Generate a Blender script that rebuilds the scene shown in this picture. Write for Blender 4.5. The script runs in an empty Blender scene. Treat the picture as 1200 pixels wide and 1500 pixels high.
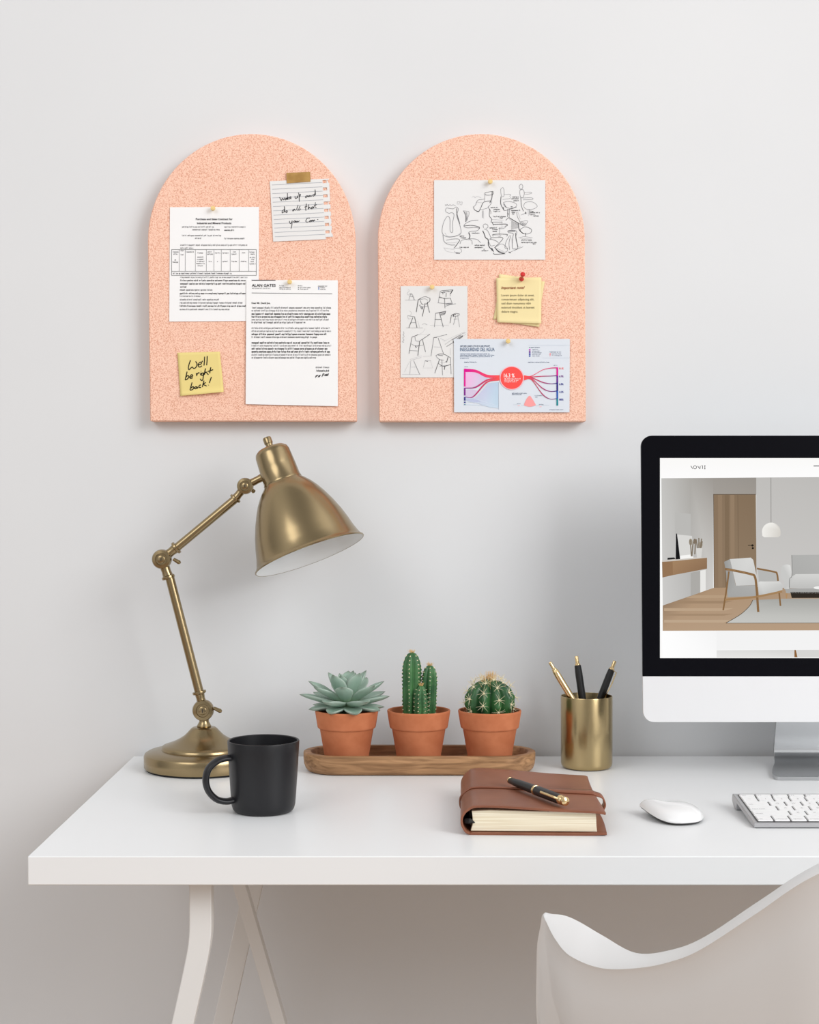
import bpy, bmesh, math, random
from mathutils import Vector, Matrix
random.seed(7)
PI = math.pi
sc = bpy.context.scene
COL = sc.collection

# ------------------------------------------------------------------ camera, world, lights, exposure
EYE = 1.123          # camera height; desk top is at 0.75
F = 2200.0           # focal length in pixels of the 1200x1500 frame
HOR = 726.0          # image row of the horizon
cam_d = bpy.data.cameras.new('camera')
cam_d.sensor_fit = 'VERTICAL'; cam_d.sensor_height = 24; cam_d.lens = F / 1500 * 24
cam_d.shift_y = -(750 - HOR) / 1500
cam = bpy.data.objects.new('camera', cam_d); COL.objects.link(cam)
cam.location = (0, 0, EYE); cam.rotation_euler = (PI / 2, 0, 0)
sc.camera = cam
sc.view_settings.view_transform = 'Standard'; sc.view_settings.look = 'None'
sc.view_settings.gamma = 1; sc.view_settings.use_curve_mapping = False
sc.view_settings.exposure = 0.0

w = bpy.data.worlds.new('world'); sc.world = w; w.use_nodes = True
nt = w.node_tree; nt.nodes.clear()
wo = nt.nodes.new('ShaderNodeOutputWorld'); bg = nt.nodes.new('ShaderNodeBackground')
tc = nt.nodes.new('ShaderNodeTexCoord'); sx = nt.nodes.new('ShaderNodeSeparateXYZ')
rx = nt.nodes.new('ShaderNodeValToRGB')      # made-up left-to-right light bands, shaped for brass reflections and left fill
mp = nt.nodes.new('ShaderNodeMapRange'); mp.inputs[1].default_value = -1; mp.inputs[2].default_value = 1
nt.links.new(tc.outputs['Generated'], sx.inputs[0]); nt.links.new(sx.outputs[0], mp.inputs[0])
nt.links.new(mp.outputs[0], rx.inputs[0])
e = rx.color_ramp.elements
e[0].position = 0.0; e[0].color = (.40, .40, .41, 1)
e[1].position = 1.0; e[1].color = (.62, .62, .64, 1)
for p_, v_ in ((.12, .95), (.25, .90), (.40, .56), (.53, .50), (.62, .62), (.68, 1.0), (.74, 1.65), (.85, 1.65), (.91, .95)):
    q_ = e.new(p_); q_.color = (v_, v_, v_ * 1.01, 1)
nt.links.new(rx.outputs[0], bg.inputs[0]); bg.inputs[1].default_value = 0.80
nt.links.new(bg.outputs[0], wo.inputs[0])

def area(name, loc, target, sx_, sy_, power, col=(1, 1, 1)):
    l = bpy.data.lights.new(name, 'AREA'); l.shape = 'RECTANGLE'; l.size = sx_; l.size_y = sy_
    l.energy = power; l.color = col
    o = bpy.data.objects.new(name, l); COL.objects.link(o); o.location = loc
    o.rotation_euler = (Vector(target) - Vector(loc)).to_track_quat('-Z', 'Y').to_euler()
    return o
area('window_light', (2.8, -0.8, 2.75), (0.0, 2.0, 0.95), 2.0, 2.0, 84, (1, 1, .998))
area('left_fill_light', (-1.6, -0.5, 2.8), (0.4, 2.1, 0.95), 1.8, 1.5, 22, (1, 1, 1))  # added fill lamp, lifts the shaded wall beside the computer

# ------------------------------------------------------------------ helpers
def lin(c):
    c = c / 255.0
    return c / 12.92 if c <= .04045 else ((c + .055) / 1.055) ** 2.4
def rgb(r, g, b): return (lin(r), lin(g), lin(b), 1)

def P(px, py, d):                      # the point at distance d seen at image pixel (px, py)
    return Vector(((px - 600) / F * d, d, EYE - (py - HOR) / F * d))
def desk_d(py, z=.75): return F * (EYE - z) / (py - HOR)

def mat(name, col, rough=.5, metal=0, spec=.5, coat=0):
    m = bpy.data.materials.new(name); m.use_nodes = True
    b = m.node_tree.nodes['Principled BSDF']
    b.inputs['Base Color'].default_value = col
    b.inputs['Roughness'].default_value = rough; b.inputs['Metallic'].default_value = metal
    b.inputs['Specular IOR Level'].default_value = spec; b.inputs['Coat Weight'].default_value = coat
    return m
def bsdf(m): return m.node_tree.nodes['Principled BSDF']
def N(m, t): return m.node_tree.nodes.new(t)
def L(m, a, b): m.node_tree.links.new(a, b)
def noise_col(m, c0, c1, scale, detail=4, sc3=(1, 1, 1), p0=.35, p1=.65, bump=0, dist=0, bumpdist=.001):
    t = N(m, 'ShaderNodeTexCoord'); mpn = N(m, 'ShaderNodeMapping'); mpn.inputs['Scale'].default_value = sc3
    n = N(m, 'ShaderNodeTexNoise'); n.inputs['Scale'].default_value = scale; n.inputs['Detail'].default_value = detail
    n.inputs['Distortion'].default_value = dist
    r = N(m, 'ShaderNodeValToRGB'); r.color_ramp.elements[0].position = p0; r.color_ramp.elements[1].position = p1
    r.color_ramp.elements[0].color = c0; r.color_ramp.elements[1].color = c1
    L(m, t.outputs['Object'], mpn.inputs[0]); L(m, mpn.outputs[0], n.inputs['Vector'])
    L(m, n.outputs[0], r.inputs[0]); L(m, r.outputs[0], bsdf(m).inputs['Base Color'])
    if bump:
        b = N(m, 'ShaderNodeBump'); b.inputs['Strength'].default_value = bump; b.inputs['Distance'].default_value = bumpdist
        L(m, n.outputs[0], b.inputs['Height']); L(m, b.outputs[0], bsdf(m).inputs['Normal'])
    return r, n

M = {}
M['wall'] = mat('wall_paint', (.735, .74, .75, 1), .9, spec=.2)
noise_col(M['wall'], (.733, .745, .757, 1), (.748, .76, .771, 1), 3, 2)
M['floor'] = mat('oak_floor', (.34, .23, .15, 1), .5)
noise_col(M['floor'], (.36, .24, .15, 1), (.48, .33, .22, 1), 6, 5, (1, 8, 1))
M['desk'] = mat('white_laminate', (.80, .80, .805, 1), .36, spec=.35)
noise_col(M['desk'], (.835, .845, .85, 1), (.85, .86, .865, 1), 2, 2)
M['desk_leg'] = mat('white_powder_coat', (.78, .78, .77, 1), .45)
M['chair'] = mat('white_moulded_plastic', (.82, .82, .815, 1), .38)
M['board'] = mat('peach_felt', rgb(246, 192, 166), .95, spec=.1)
noise_col(M['board'], rgb(222, 156, 128), rgb(255, 212, 190), 740, 3, p0=.30, p1=.56, bump=.5, bumpdist=.001)
M['paper'] = mat('white_paper', (.93, .93, .93, 1), .9, spec=.1)
M['sketch_paper'] = mat('sketch_paper', (.82, .82, .82, 1), .9, spec=.1)
M['warm_paper'] = mat('warm_sketch_paper', (.80, .795, .785, 1), .9, spec=.1)
M['lined_paper'] = mat('lined_paper', (.83, .825, .815, 1), .9, spec=.1)
M['chart_paper'] = mat('pale_blue_card', rgb(222, 228, 236), .8, spec=.2)
M['note'] = mat('yellow_note_paper', rgb(236, 216, 142), .9, spec=.1)
M['cream_note'] = mat('cream_note_paper', rgb(243, 226, 172), .9, spec=.1)
M['tape'] = mat('kraft_tape', rgb(178, 138, 70), .6)
noise_col(M['tape'], rgb(165, 125, 60), rgb(190, 150, 82), 60, 4)
M['pin'] = mat('cream_pin', rgb(238, 208, 140), .3, spec=.5)
M['red_pin'] = mat('red_plastic', rgb(205, 40, 38), .25, coat=.5)
M['steel'] = mat('steel_needle', (.6, .6, .6, 1), .3, 1)
def brass(name, c, rough):
    m = mat(name, c, rough, 1)
    t = N(m, 'ShaderNodeTexCoord'); mpn = N(m, 'ShaderNodeMapping'); mpn.inputs['Scale'].default_value = (3, 3, 160)
    n = N(m, 'ShaderNodeTexNoise'); n.inputs['Scale'].default_value = 6; n.inputs['Detail'].default_value = 4
    r = N(m, 'ShaderNodeMapRange'); r.inputs[3].default_value = rough - .02; r.inputs[4].default_value = rough + .03
    L(m, t.outputs['Object'], mpn.inputs[0]); L(m, mpn.outputs[0], n.inputs['Vector'])
    L(m, n.outputs[0], r.inputs[0]); L(m, r.outputs[0], bsdf(m).inputs['Roughness'])
    return m
M['brass'] = brass('antique_brass', (.345, .262, .145, 1), .24)
M['brass2'] = brass('brushed_gold', (.47, .36, .19, 1), .23)
M['gold'] = mat('polished_gold', (.86, .64, .34, 1), .22, 1)
M['dark_slot'] = mat('dark_recess', (.05, .035, .02, 1), .6)
M['enamel'] = mat('white_enamel', (.86, .87, .87, 1), .3)
M['rubber'] = mat('black_rubber', (.012, .012, .012, 1), .7)
M['mug'] = mat('matte_black_glaze', (.011, .011, .013, 1), .36, spec=.4)
M['terracotta'] = mat('terracotta', rgb(202, 112, 72), .85, spec=.25)
noise_col(M['terracotta'], rgb(190, 113, 76), rgb(204, 127, 88), 40, 4)
M['soil'] = mat('dark_soil', rgb(48, 34, 26), .95)
noise_col(M['soil'], rgb(22, 16, 13), rgb(64, 46, 36), 260, 3, bump=.8, bumpdist=.002)
M['pebble'] = mat('white_pebble', rgb(232, 228, 222), .7)
M['cactus'] = mat('cactus_green', rgb(62, 120, 62), .45)
noise_col(M['cactus'], rgb(40, 88, 50), rgb(70, 120, 68), 45, 3)
M['ball'] = mat('ball_cactus_green', rgb(50, 104, 58), .4)
noise_col(M['ball'], rgb(26, 66, 40), rgb(58, 108, 58), 40, 3)
M['spine'] = mat('pale_spine', rgb(238, 226, 190), .7)
M['tan_spine'] = mat('tan_spine', rgb(222, 184, 124), .7)
M['wood'] = mat('walnut_tray', rgb(150, 104, 66), .5, spec=.3)
r_, n_ = noise_col(M['wood'], rgb(124, 90, 60), rgb(184, 142, 102), 9, 6, (1.4, 9, 16), .3, .7, dist=1.2)
M['leather'] = mat('brown_leather', rgb(134, 82, 60), .42, spec=.4)
noise_col(M['leather'], rgb(126, 76, 55), rgb(143, 90, 66), 14, 4)
M['leather_edge'] = mat('leather_edge', rgb(150, 98, 74), .7)
M['pages'] = mat('cream_pages', rgb(240, 230, 205), .9)
noise_col(M['pages'], rgb(228, 214, 184), rgb(246, 238, 216), 30, 2, (.3, 1, 30))
M['black_pen'] = mat('black_lacquer', (.012, .012, .013, 1), .35)
M['alu'] = mat('brushed_aluminium', (.58, .59, .60, 1), .36, 1)
M['chin'] = mat('pale_aluminium', (.80, .80, .81, 1), .5, .25)
M['glass'] = mat('black_glass', (.003, .003, .005, 1), .25, spec=.08)
M['mouse'] = mat('white_gloss_plastic', (.84, .84, .84, 1), .2)
M['mouse_base'] = mat('dark_grey_base', (.05, .05, .05, 1), .5)
M['key'] = mat('white_key', (.86, .86, .86, 1), .4)
M['legend'] = mat('grey_legend', (.30, .30, .31, 1), .6)
M['key_deck'] = mat('aluminium_deck', (.50, .50, .51, 1), .4, .6)
M['key_well'] = mat('dark_key_well', (.10, .10, .10, 1), .6)

def attr_mat(name, emit):
    m = bpy.data.materials.new(name); m.use_nodes = True
    b = m.node_tree.nodes['Principled BSDF']; a = N(m, 'ShaderNodeVertexColor'); a.layer_name = 'col'
    if emit:
        b.inputs['Base Color'].default_value = (0, 0, 0, 1); b.inputs['Specular IOR Level'].default_value = 0
        L(m, a.outputs[0], b.inputs['Emission Color']); b.inputs['Emission Strength'].default_value = 1
    else:
        L(m, a.outputs[0], b.inputs['Base Color']); b.inputs['Roughness'].default_value = .9
        b.inputs['Specular IOR Level'].default_value = .1
    return m
M['ink'] = attr_mat('printed_ink', False)
M['screen'] = attr_mat('lit_screen', True)
def leaf_mat():
    m = attr_mat('succulent_leaf', False)
    bsdf(m).inputs['Roughness'].default_value = .55; bsdf(m).inputs['Specular IOR Level'].default_value = .35
    return m
M['leaf'] = leaf_mat()

def tag(o, label, cat, group=None):
    o['label'] = label; o['category'] = cat
    if group: o['group'] = group
    return o
def thing(name, label, cat, loc, group=None):
    o = bpy.data.objects.new(name, None); COL.objects.link(o); o.location = loc
    o.empty_display_size = .02
    return tag(o, label, cat, group)

def root_loc(o):
    v = Vector((0, 0, 0))
    while o: v += o.location; o = o.parent
    return v

class MB:
    """collects geometry in world coordinates, then links it as one mesh object"""
    def __init__(s): s.v = []; s.f = []; s.m = []; s.c = []
    def add(s, vs, fs, mi=0, cols=None):
        b = len(s.v); s.v += [Vector(x) for x in vs]
        s.f += [tuple(b + i for i in f) for f in fs]; s.m += [mi] * len(fs)
        s.c += cols if cols else [(1, 1, 1, 1)] * len(vs)
    def box(s, c, size, mi=0, rot=None):
        x, y, z = [q / 2 for q in size]
        vs = [Vector((a * x, b * y, d * z)) for d in (-1, 1) for b in (-1, 1) for a in (-1, 1)]
        if rot: vs = [rot @ q for q in vs]
        s.add([Vector(c) + q for q in vs], [(0, 2, 3, 1), (4, 5, 7, 6), (0, 1, 5, 4), (2, 6, 7, 3), (0, 4, 6, 2), (1, 3, 7, 5)], mi)
    def lathe(s, origin, axis, prof, n=64, mi=0, cap0=False, cap1=False):
        """prof: list of (radius, distance along axis)"""
        ax = Vector(axis).normalized(); u = ax.orthogonal().normalized(); v = ax.cross(u); o = Vector(origin)
        vs = []; fs = []
        for r, t in prof:
            for k in range(n):
                a = 2 * PI * k / n
                vs.append(o + ax * t + (u * math.cos(a) + v * math.sin(a)) * max(r, 1e-5))
        for i in range(len(prof) - 1):
            for k in range(n):
                k2 = (k + 1) % n
                fs.append((i * n + k, i * n + k2, (i + 1) * n + k2, (i + 1) * n + k))
        if cap0: fs.append(tuple(reversed(range(n))))
        if cap1: fs.append(tuple((len(prof) - 1) * n + k for k in range(n)))
        s.add(vs, fs, mi)
    def tube(s, pts, rad, n=16, mi=0, flat=None, side=None, caps=True):
        """sweep a round (or elliptical: flat = (a,b) with side vector) section along pts"""
        pts = [Vector(p) for p in pts]; vs = []; fs = []
        prev = None
        for i, p in enumerate(pts):
            t = (pts[min(i + 1, len(pts) - 1)] - pts[max(i - 1, 0)]).normalized()
            if side is not None: u = (side - t * side.dot(t)).normalized()
            else:
                u = (prev - t * prev.dot(t)).normalized() if prev else t.orthogonal().normalized()
                prev = u
            v = t.cross(u)
            r = rad[i] if isinstance(rad, (list, tuple)) else rad
            a_, b_ = flat if flat else (r, r)
            for k in range(n):
                a = 2 * PI * k / n
                vs.append(p + u * math.cos(a) * a_ + v * math.sin(a) * b_)
        for i in range(len(pts) - 1):
            for k in range(n):
                k2 = (k + 1) % n
                fs.append((i * n + k, i * n + k2, (i + 1) * n + k2, (i + 1) * n + k))
        if caps:
            fs.append(tuple(reversed(range(n)))); fs.append(tuple((len(pts) - 1) * n + k for k in range(n)))
        s.add(vs, fs, mi)
    def cone(s, a, b, r0, r1, n=5, mi=0): s.tube([a, b], [r0, r1], n, mi)
    def sphere(s, c, r, mi=0, nu=24, nv=14, scale=(1, 1, 1)):
        prof = [(r * math.sin(PI * i / nv), -r * math.cos(PI * i / nv)) for i in range(nv + 1)]
        b = len(s.v); s.lathe((0, 0, 0), (0, 0, 1), prof, nu, mi)
        for i in range(b, len(s.v)):
            q = s.v[i]; s.v[i] = Vector((q.x * scale[0], q.y * scale[1], q.z * scale[2])) + Vector(c)
    def prism(s, front, back, mi=0):
        n = len(front); s.add(list(front) + list(back),
            [tuple(range(n)), tuple(reversed(range(n, 2 * n)))] + [(i, n + i, n + (i + 1) % n, (i + 1) % n) for i in range(n)], mi)
    def grid(s, rows, mi=0, closed=False):
        n = len(rows[0]); vs = [p for r in rows for p in r]; fs = []
        for i in range(len(rows) - 1):
            for k in range(n if closed else n - 1):
                k2 = (k + 1) % n
                fs.append((i * n + k, i * n + k2, (i + 1) * n + k2, (i + 1) * n + k))
        s.add(vs, fs, mi)
    def build(s, name, mats, parent=None, sharp=35, bevel=0, seg=3, subsurf=0, merge=True, colored=False):
        me = bpy.data.meshes.new(name)
        o0 = root_loc(parent) if parent else Vector((0, 0, 0))
        me.from_pydata([v - o0 for v in s.v], [], s.f)
        if not isinstance(mats, (list, tuple)): mats = [mats]
        for m in mats: me.materials.append(m)
        me.polygons.foreach_set('material_index', s.m)
        if colored:
            a = me.color_attributes.new('col', 'FLOAT_COLOR', 'POINT')
            a.data.foreach_set('color', [q for c in s.c for q in c])
        elif merge:
            bm = bmesh.new(); bm.from_mesh(me)
            bmesh.ops.remove_doubles(bm, verts=bm.verts, dist=4e-6)
            bmesh.ops.recalc_face_normals(bm, faces=bm.faces); bm.to_mesh(me); bm.free()
        me.shade_smooth()
        if sharp: me.set_sharp_from_angle(angle=math.radians(sharp))
        me.update()
        ob = bpy.data.objects.new(name, me); COL.objects.link(ob)
        if parent: ob.parent = parent
        if bevel:
            b = ob.modifiers.new('bevel', 'BEVEL'); b.width = bevel; b.segments = seg; b.limit_method = 'ANGLE'
            b.angle_limit = math.radians(40)
        if subsurf:
            b = ob.modifiers.new('sub', 'SUBSURF'); b.levels = subsurf; b.render_levels = subsurf
        return ob

def spline(pts, n=8, closed=False):
    """Catmull-Rom through points of any dimension"""
    pts = [Vector(p) for p in pts]; out = []
    m = len(pts); rng = m if closed else m - 1
    for i in range(rng):
        p1 = pts[i]; p2 = pts[(i + 1) % m]
        p0 = pts[i - 1] if (i > 0 or closed) else p1 * 2 - p2
        p3 = pts[(i + 2) % m] if (i + 2 < m or closed) else p2 * 2 - p1
        for k in range(n):
            t = k / n
            out.append(.5 * ((2 * p1) + (p2 - p0) * t + (2 * p0 - 5 * p1 + 4 * p2 - p3) * t * t + (3 * p1 - p0 - 3 * p2 + p3) * t ** 3))
    if not closed: out.append(pts[-1])
    return out

class Print:
    """flat marks printed on a sheet; coordinates are in a drawing frame fitted to the sheet"""
    def __init__(s, region, size, place, step=3e-5):
        s.b = MB(); s.x0, s.y0, x1, y1 = region
        s.kx = (x1 - s.x0) / size[0]; s.ky = (y1 - s.y0) / size[1]; s.place = place; s.step = step
    def w(s, x, y, z=0): return s.place(s.x0 + x * s.kx, s.y0 + y * s.ky, z * s.step)
    def poly(s, pts, col, z=0):
        cols = col if isinstance(col, list) else [col] * len(pts)
        s.b.add([s.w(x, y, z) for x, y in pts], [tuple(range(len(pts)))], 0, cols)
    def rect(s, x0, y0, x1, y1, col, z=0): s.poly([(x0, y0), (x1, y0), (x1, y1), (x0, y1)], col, z)
    def stroke(s, pts, wd=6, col=(.03, .03, .03, 1), z=1, smooth=True, closed=False, taper=False):
        p = [Vector((a, b)) for a, b in pts]
        if smooth and len(p) > 2: p = spline(p, 5, closed)
        if closed: p.append(p[0])
        L_, R_ = [], []
        for i, q in enumerate(p):
            t = p[min(i + 1, len(p) - 1)] - p[max(i - 1, 0)]
            if t.length < 1e-6: t = Vector((1, 0))
            t.normalize(); nrm = Vector((-t.y, t.x))
            h = wd / 2
            if taper: h *= .35 + .65 * math.sin(PI * min(max(i / (len(p) - 1), .08), .92))
            L_.append(q + nrm * h); R_.append(q - nrm * h)
        n = len(p)
        s.b.add([s.w(q.x, q.y, z) for q in L_ + R_], [(i, i + 1, n + i + 1, n + i) for i in range(n - 1)], 0, [col] * (2 * n))
    def band(s, top, bot, c0, c1, z=0, n=14):
        """ribbon between two smooth edges, colour running c0 to c1"""
        a = spline(top, n); b = spline(bot, n); m = min(len(a), len(b))
        cols = [tuple(c0[j] + (c1[j] - c0[j]) * i / (m - 1) for j in range(4)) for i in range(m)]
        s.b.add([s.w(q.x, q.y, z) for q in a[:m]] + [s.w(q.x, q.y, z) for q in b[:m]],
                [(i, i + 1, m + i + 1, m + i) for i in range(m - 1)], 0, cols + cols)
    def disc(s, x, y, r, col, z=0, n=40, ry=None):
        ry = ry or r
        s.poly([(x + r * math.cos(2 * PI * k / n), y + ry * math.sin(2 * PI * k / n)) for k in range(n)], col, z)
    def text(s, t, x, y, h, col=(.03, .03, .03, 1), z=1, width=None, bold=0, shear=0, align='LEFT', ang=0):
        """h: cap height; width: fit the line to this width"""
        c = bpy.data.curves.new('t', 'FONT'); c.body = t; c.resolution_u = 3; c.offset = bold; c.shear = shear
        o = bpy.data.objects.new('t', c); me = o.to_mesh()
        xs = [v.co.x for v in me.vertices] or [0]
        k = h / .69; x0 = min(xs); wd = max(xs) - x0
        kx = width / wd if width else k
        off = {'LEFT': 0, 'CENTER': -wd * kx / 2, 'RIGHT': -wd * kx}[align]
        ca, sa = math.cos(ang), math.sin(ang); vs = []
        for v in me.vertices:
            a = off + (v.co.x - x0) * kx; b = -v.co.y * k
            vs.append(s.w(x + a * ca - b * sa, y + a * sa + b * ca, z))
        s.b.add(vs, [tuple(p.vertices) for p in me.polygons], 0, [col] * len(vs))
        o.to_mesh_clear(); bpy.data.objects.remove(o); bpy.data.curves.remove(c)
    def words(s, x0, x1, y, xh, col=(.1, .1, .1, 1), z=1, heavy=1.0, cw=None):
        """a line of unreadably small print: little upright marks grouped into words"""
        x = x0; cw = cw or xh * .62
        while x < x1 - cw:
            for _ in range(random.randint(2, 9)):
                if x > x1 - cw: break
                k = random.random(); top = y - xh * (1.45 if k < .22 else 1); bot = y + (xh * .4 if k > .9 else 0)
                s.rect(x, top, x + cw * .3 * heavy, bot, col, z)
                if k > .3: s.rect(x + cw * .45, y - xh, x + cw * (.45 + .24 * heavy), y, col, z)
                if .2 < k < .8:
                    q = y - xh if k < .5 else y - xh * .22
                    s.rect(x, q, x + cw * .75, q + xh * .22 * heavy, col, z)
                x += cw
            x += cw * .6
    def build(s, name, parent, material): return s.b.build(name, material, parent, sharp=0, colored=True)

# ------------------------------------------------------------------ the room
WALL = 2.160
def struct(name, b, m):
    o = b.build(name, m); o['kind'] = 'structure'; return o
b = MB(); b.box((0, WALL + .05, 1.5), (9, .1, 3.4)); struct('wall_back', b, M['wall'])
b = MB(); b.box((0, -.4, -.05), (9, 5.2, .1)); struct('floor', b, M['floor'])

# ------------------------------------------------------------------ desk
DF, DB = 1.553, 2.150
desk = thing('desk', 'white laminate desk with a thick top on bent trestle legs against the wall', 'desk', (.35, 1.85, 0))
b = MB(); b.box((.3525, (DF + DB) / 2, .735), (1.495, DB - DF, .030)); b.build('tabletop', M['desk'], desk, bevel=.0012)
def flat_bar(pts, wid, dep):                       # bar of rectangular section through (x, y, z) points
    bb = MB(); rows = []
    for p in spline(pts, 6):
        rows.append([p + Vector((-wid / 2, -dep / 2, 0)), p + Vector((wid / 2, -dep / 2, 0)), p + Vector((wid / 2, dep / 2, 0)), p + Vector((-wid / 2, dep / 2, 0))])
    bb.grid(rows, closed=True); n = len(rows) * 4
    bb.f.append((3, 2, 1, 0)); bb.f.append((n - 4, n - 3, n - 2, n - 1)); bb.m += [0, 0]
    return bb
for dx, sg in ((0, 1), (1.145, -1)):
    def X(x): return dx + x if sg == 1 else dx - x - .44
    flat_bar([(X(-.2215), 1.60, .7195), (X(-.2215), 1.60, .69), (X(-.222), 1.60, .655), (X(-.228), 1.60, .62), (X(-.2445), 1.60, .545), (X(-.305), 1.60, .27), (X(-.364), 1.60, .001)], .0235, .022).build('leg', M['desk_leg'], desk, bevel=.0012)
    flat_bar([(X(-.252), 1.965, .7195), (X(-.045), 1.965, .001)], .0170, .020).build('leg', M['desk_leg'], desk, bevel=.001)
    flat_bar([(X(-.184), 2.04, .7195), (X(-.344), 2.04, .001)], .0255, .020).build('leg', M['desk_leg'], desk, bevel=.001)
    bb = MB(); bb.box((X(-.222), 1.83, .7135), (.018, .43, .0125)); bb.build('cross_beam', M['desk_leg'], desk, bevel=.001)

# ------------------------------------------------------------------ chair (seen from behind)
XC = .455
chair = thing('chair', 'white moulded plastic armchair seen from behind, pushed up to the desk', 'chair', (XC, 1.32, 0))
outer = [(None, 1.118, .888, XC), (None, 1.130, .870, .385), (1195, 1282, 1.17), (1110, 1337, 1.21), (1030, 1389, 1.255), (985, 1408, 1.285),
         (935, 1418, 1.32), (880, 1418, 1.365), (835, 1400, 1.41), (813, 1375, 1.445), (800, 1350, 1.475), (795, 1341, 1.488)]
inner = [(None, 1.138, .891, XC), (None, 1.150, .873, .388), (1198, 1266, 1.192), (1115, 1318, 1.232), (1035, 1371, 1.275), (985, 1391, 1.312),
         (932, 1396, 1.36), (884, 1371, 1.425), (850, 1351, 1.458), (827, 1341, 1.478), (808, 1339, 1.489), (798, 1339, 1.493)]
def edge(l): return [Vector((i[3], i[1], i[2])) if i[0] is None else P(*i) for i in l]
O = edge(outer); I = edge(inner)
# beyond the arm tip the rim falls to the waterfall front of the seat
O += [Vector((.1305, 1.495, .696)), Vector((.128, 1.512, .655)), Vector((.135, 1.532, .56)), Vector((.185, 1.552, .475)), Vector((.30, 1.56, .445)), Vector((XC, 1.562, .44))]
I += [Vector((.138, 1.498, .696)), Vector((.150, 1.500, .655)), Vector((.160, 1.515, .56)), Vector((.205, 1.535, .485)), Vector((.31, 1.545, .462)), Vector((XC, 1.548, .458))]
def half(l):
    flip = lambda p: Vector((2 * XC - p.x, p.y, p.z))
    return spline([flip(l[1])] + l + [flip(l[-2])], 6)[6:-6]
O = half(O); I = half(I)
def mirror(l): return l + [Vector((2 * XC - p.x, p.y, p.z)) for p in reversed(l[1:-1])]
O = mirror(O); I = mirror(I)
cen = Vector((XC, 1.34, .40))
def level(p, f, zb, shrink, back):          # walk from the rim towards the seat underside
    c = Vector((XC, 1.35, 0)); q = Vector((p.x, p.y, 0)) - c
    s_ = 1 - shrink * f ** 2.2
    z = p.z + (zb - p.z) * f
    return Vector((c.x + q.x * s_, c.y + q.y * s_, z))
rows = []
rows.append([p + (Vector((XC, 1.35, p.z)) - p).normalized() * .0 for p in I])
rows.append([p.lerp(q, .12) + Vector((0, 0, .0012)) for p, q in zip(I, O)])
rows.append([p.lerp(q, .88) + Vector((0, 0, .0008)) for p, q in zip(I, O)])
rows.append(list(O))
def tuck(p):
    q = Vector((XC, 1.35, p.z)) - p; q.z = 0
    return p + q.normalized() * .003 + Vector((0, 0, -.006))
rows.append([tuck(p) for p in O])
for f in (.08, .25, .45, .65, .82, .94, 1.0): rows.append([level(tuck(p), f, .415, .42, 0) for p in O])
rows.append([Vector((XC, 1.35, .408)).lerp(level(p, 1, .41, .42, 0), .5) for p in O])
rows.append([Vector((XC, 1.35, .406)) for p in O])
rin = [list(rows[0])]
for f in (.04, .15, .35, .6, .85, 1.0): rin.append([level(p, f, .43, .30, 0) for p in I])
rin.append([Vector((XC, 1.35, .428)).lerp(level(p, 1, .43, .30, 0), .5) for p in I])
rin.append([Vector((XC, 1.35, .428)) for p in I])
b = MB(); b.grid(rows, closed=True); b.grid(rin, closed=True)
b.build('shell', M['chair'], chair, sharp=60)
for ax in (-1, 1):
    for ay in (-1, 1):
        b = MB(); b.tube([(XC + ax * .11, 1.34 + ay * .10, .415), (XC + ax * .22, 1.34 + ay * .21, .001)], [.013, .010], 16)
        b.build('leg', M['desk_leg'], chair)

# ------------------------------------------------------------------ pin boards
BF = 2.135                                   # front of the boards
def board(label, pts_line, cx, top_y, base_y, xl, xr, xbl, xbr, spring):
    out = []
    n = 48
    for k in range(n + 1):
        a = PI - PI * k / n
        rx_ = (xr - xl) / 2
        out.append(((xl + xr) / 2 + rx_ * math.cos(a), spring - (spring - top_y) * math.sin(a)))
    out.append((xbr, base_y)); out.append((xbl, base_y))
    o = thing('pin_board', label, 'pin board', P(cx, base_y, WALL - .008))
    bb = MB(); bb.prism([P(x, y, BF) for x, y in out], [P(x, y, BF) + Vector((0, WALL - .0005 - BF, 0)) for x, y in out])
    bb.build('panel', M['board'], o, bevel=.0015, seg=2, sharp=40)
    return o
board('peach arched pin board on the wall above the brass lamp', 0, 370, 196, 617, 216.5, 520.5, 220, 522.5, 352)
board('peach arched pin board on the wall with sketches and a colourful chart', 0, 707, 196, 617.5, 553.5, 857, 555.5, 858.5, 352)

def plane(d): return lambda x, y, off=0: P(x, y, d - off)
def sheet(name, label, corners, d, m, cat='paper', group=None, th=.0004):
    """flat sheet from four corner pixels (tl, tr, br, bl)"""
    q = [P(x, y, d) for x, y in corners]
    b = MB(); b.prism(q, [p + Vector((0, th, 0)) for p in q])
    o = thing(name, label, cat, (q[2] + q[3]) / 2, group)
    b.build('sheet', m, o, sharp=30)
    return o
INK = (.025, .025, .028, 1); GREY = (.16, .16, .17, 1); SOFT = (.33, .33, .34, 1)

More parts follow.
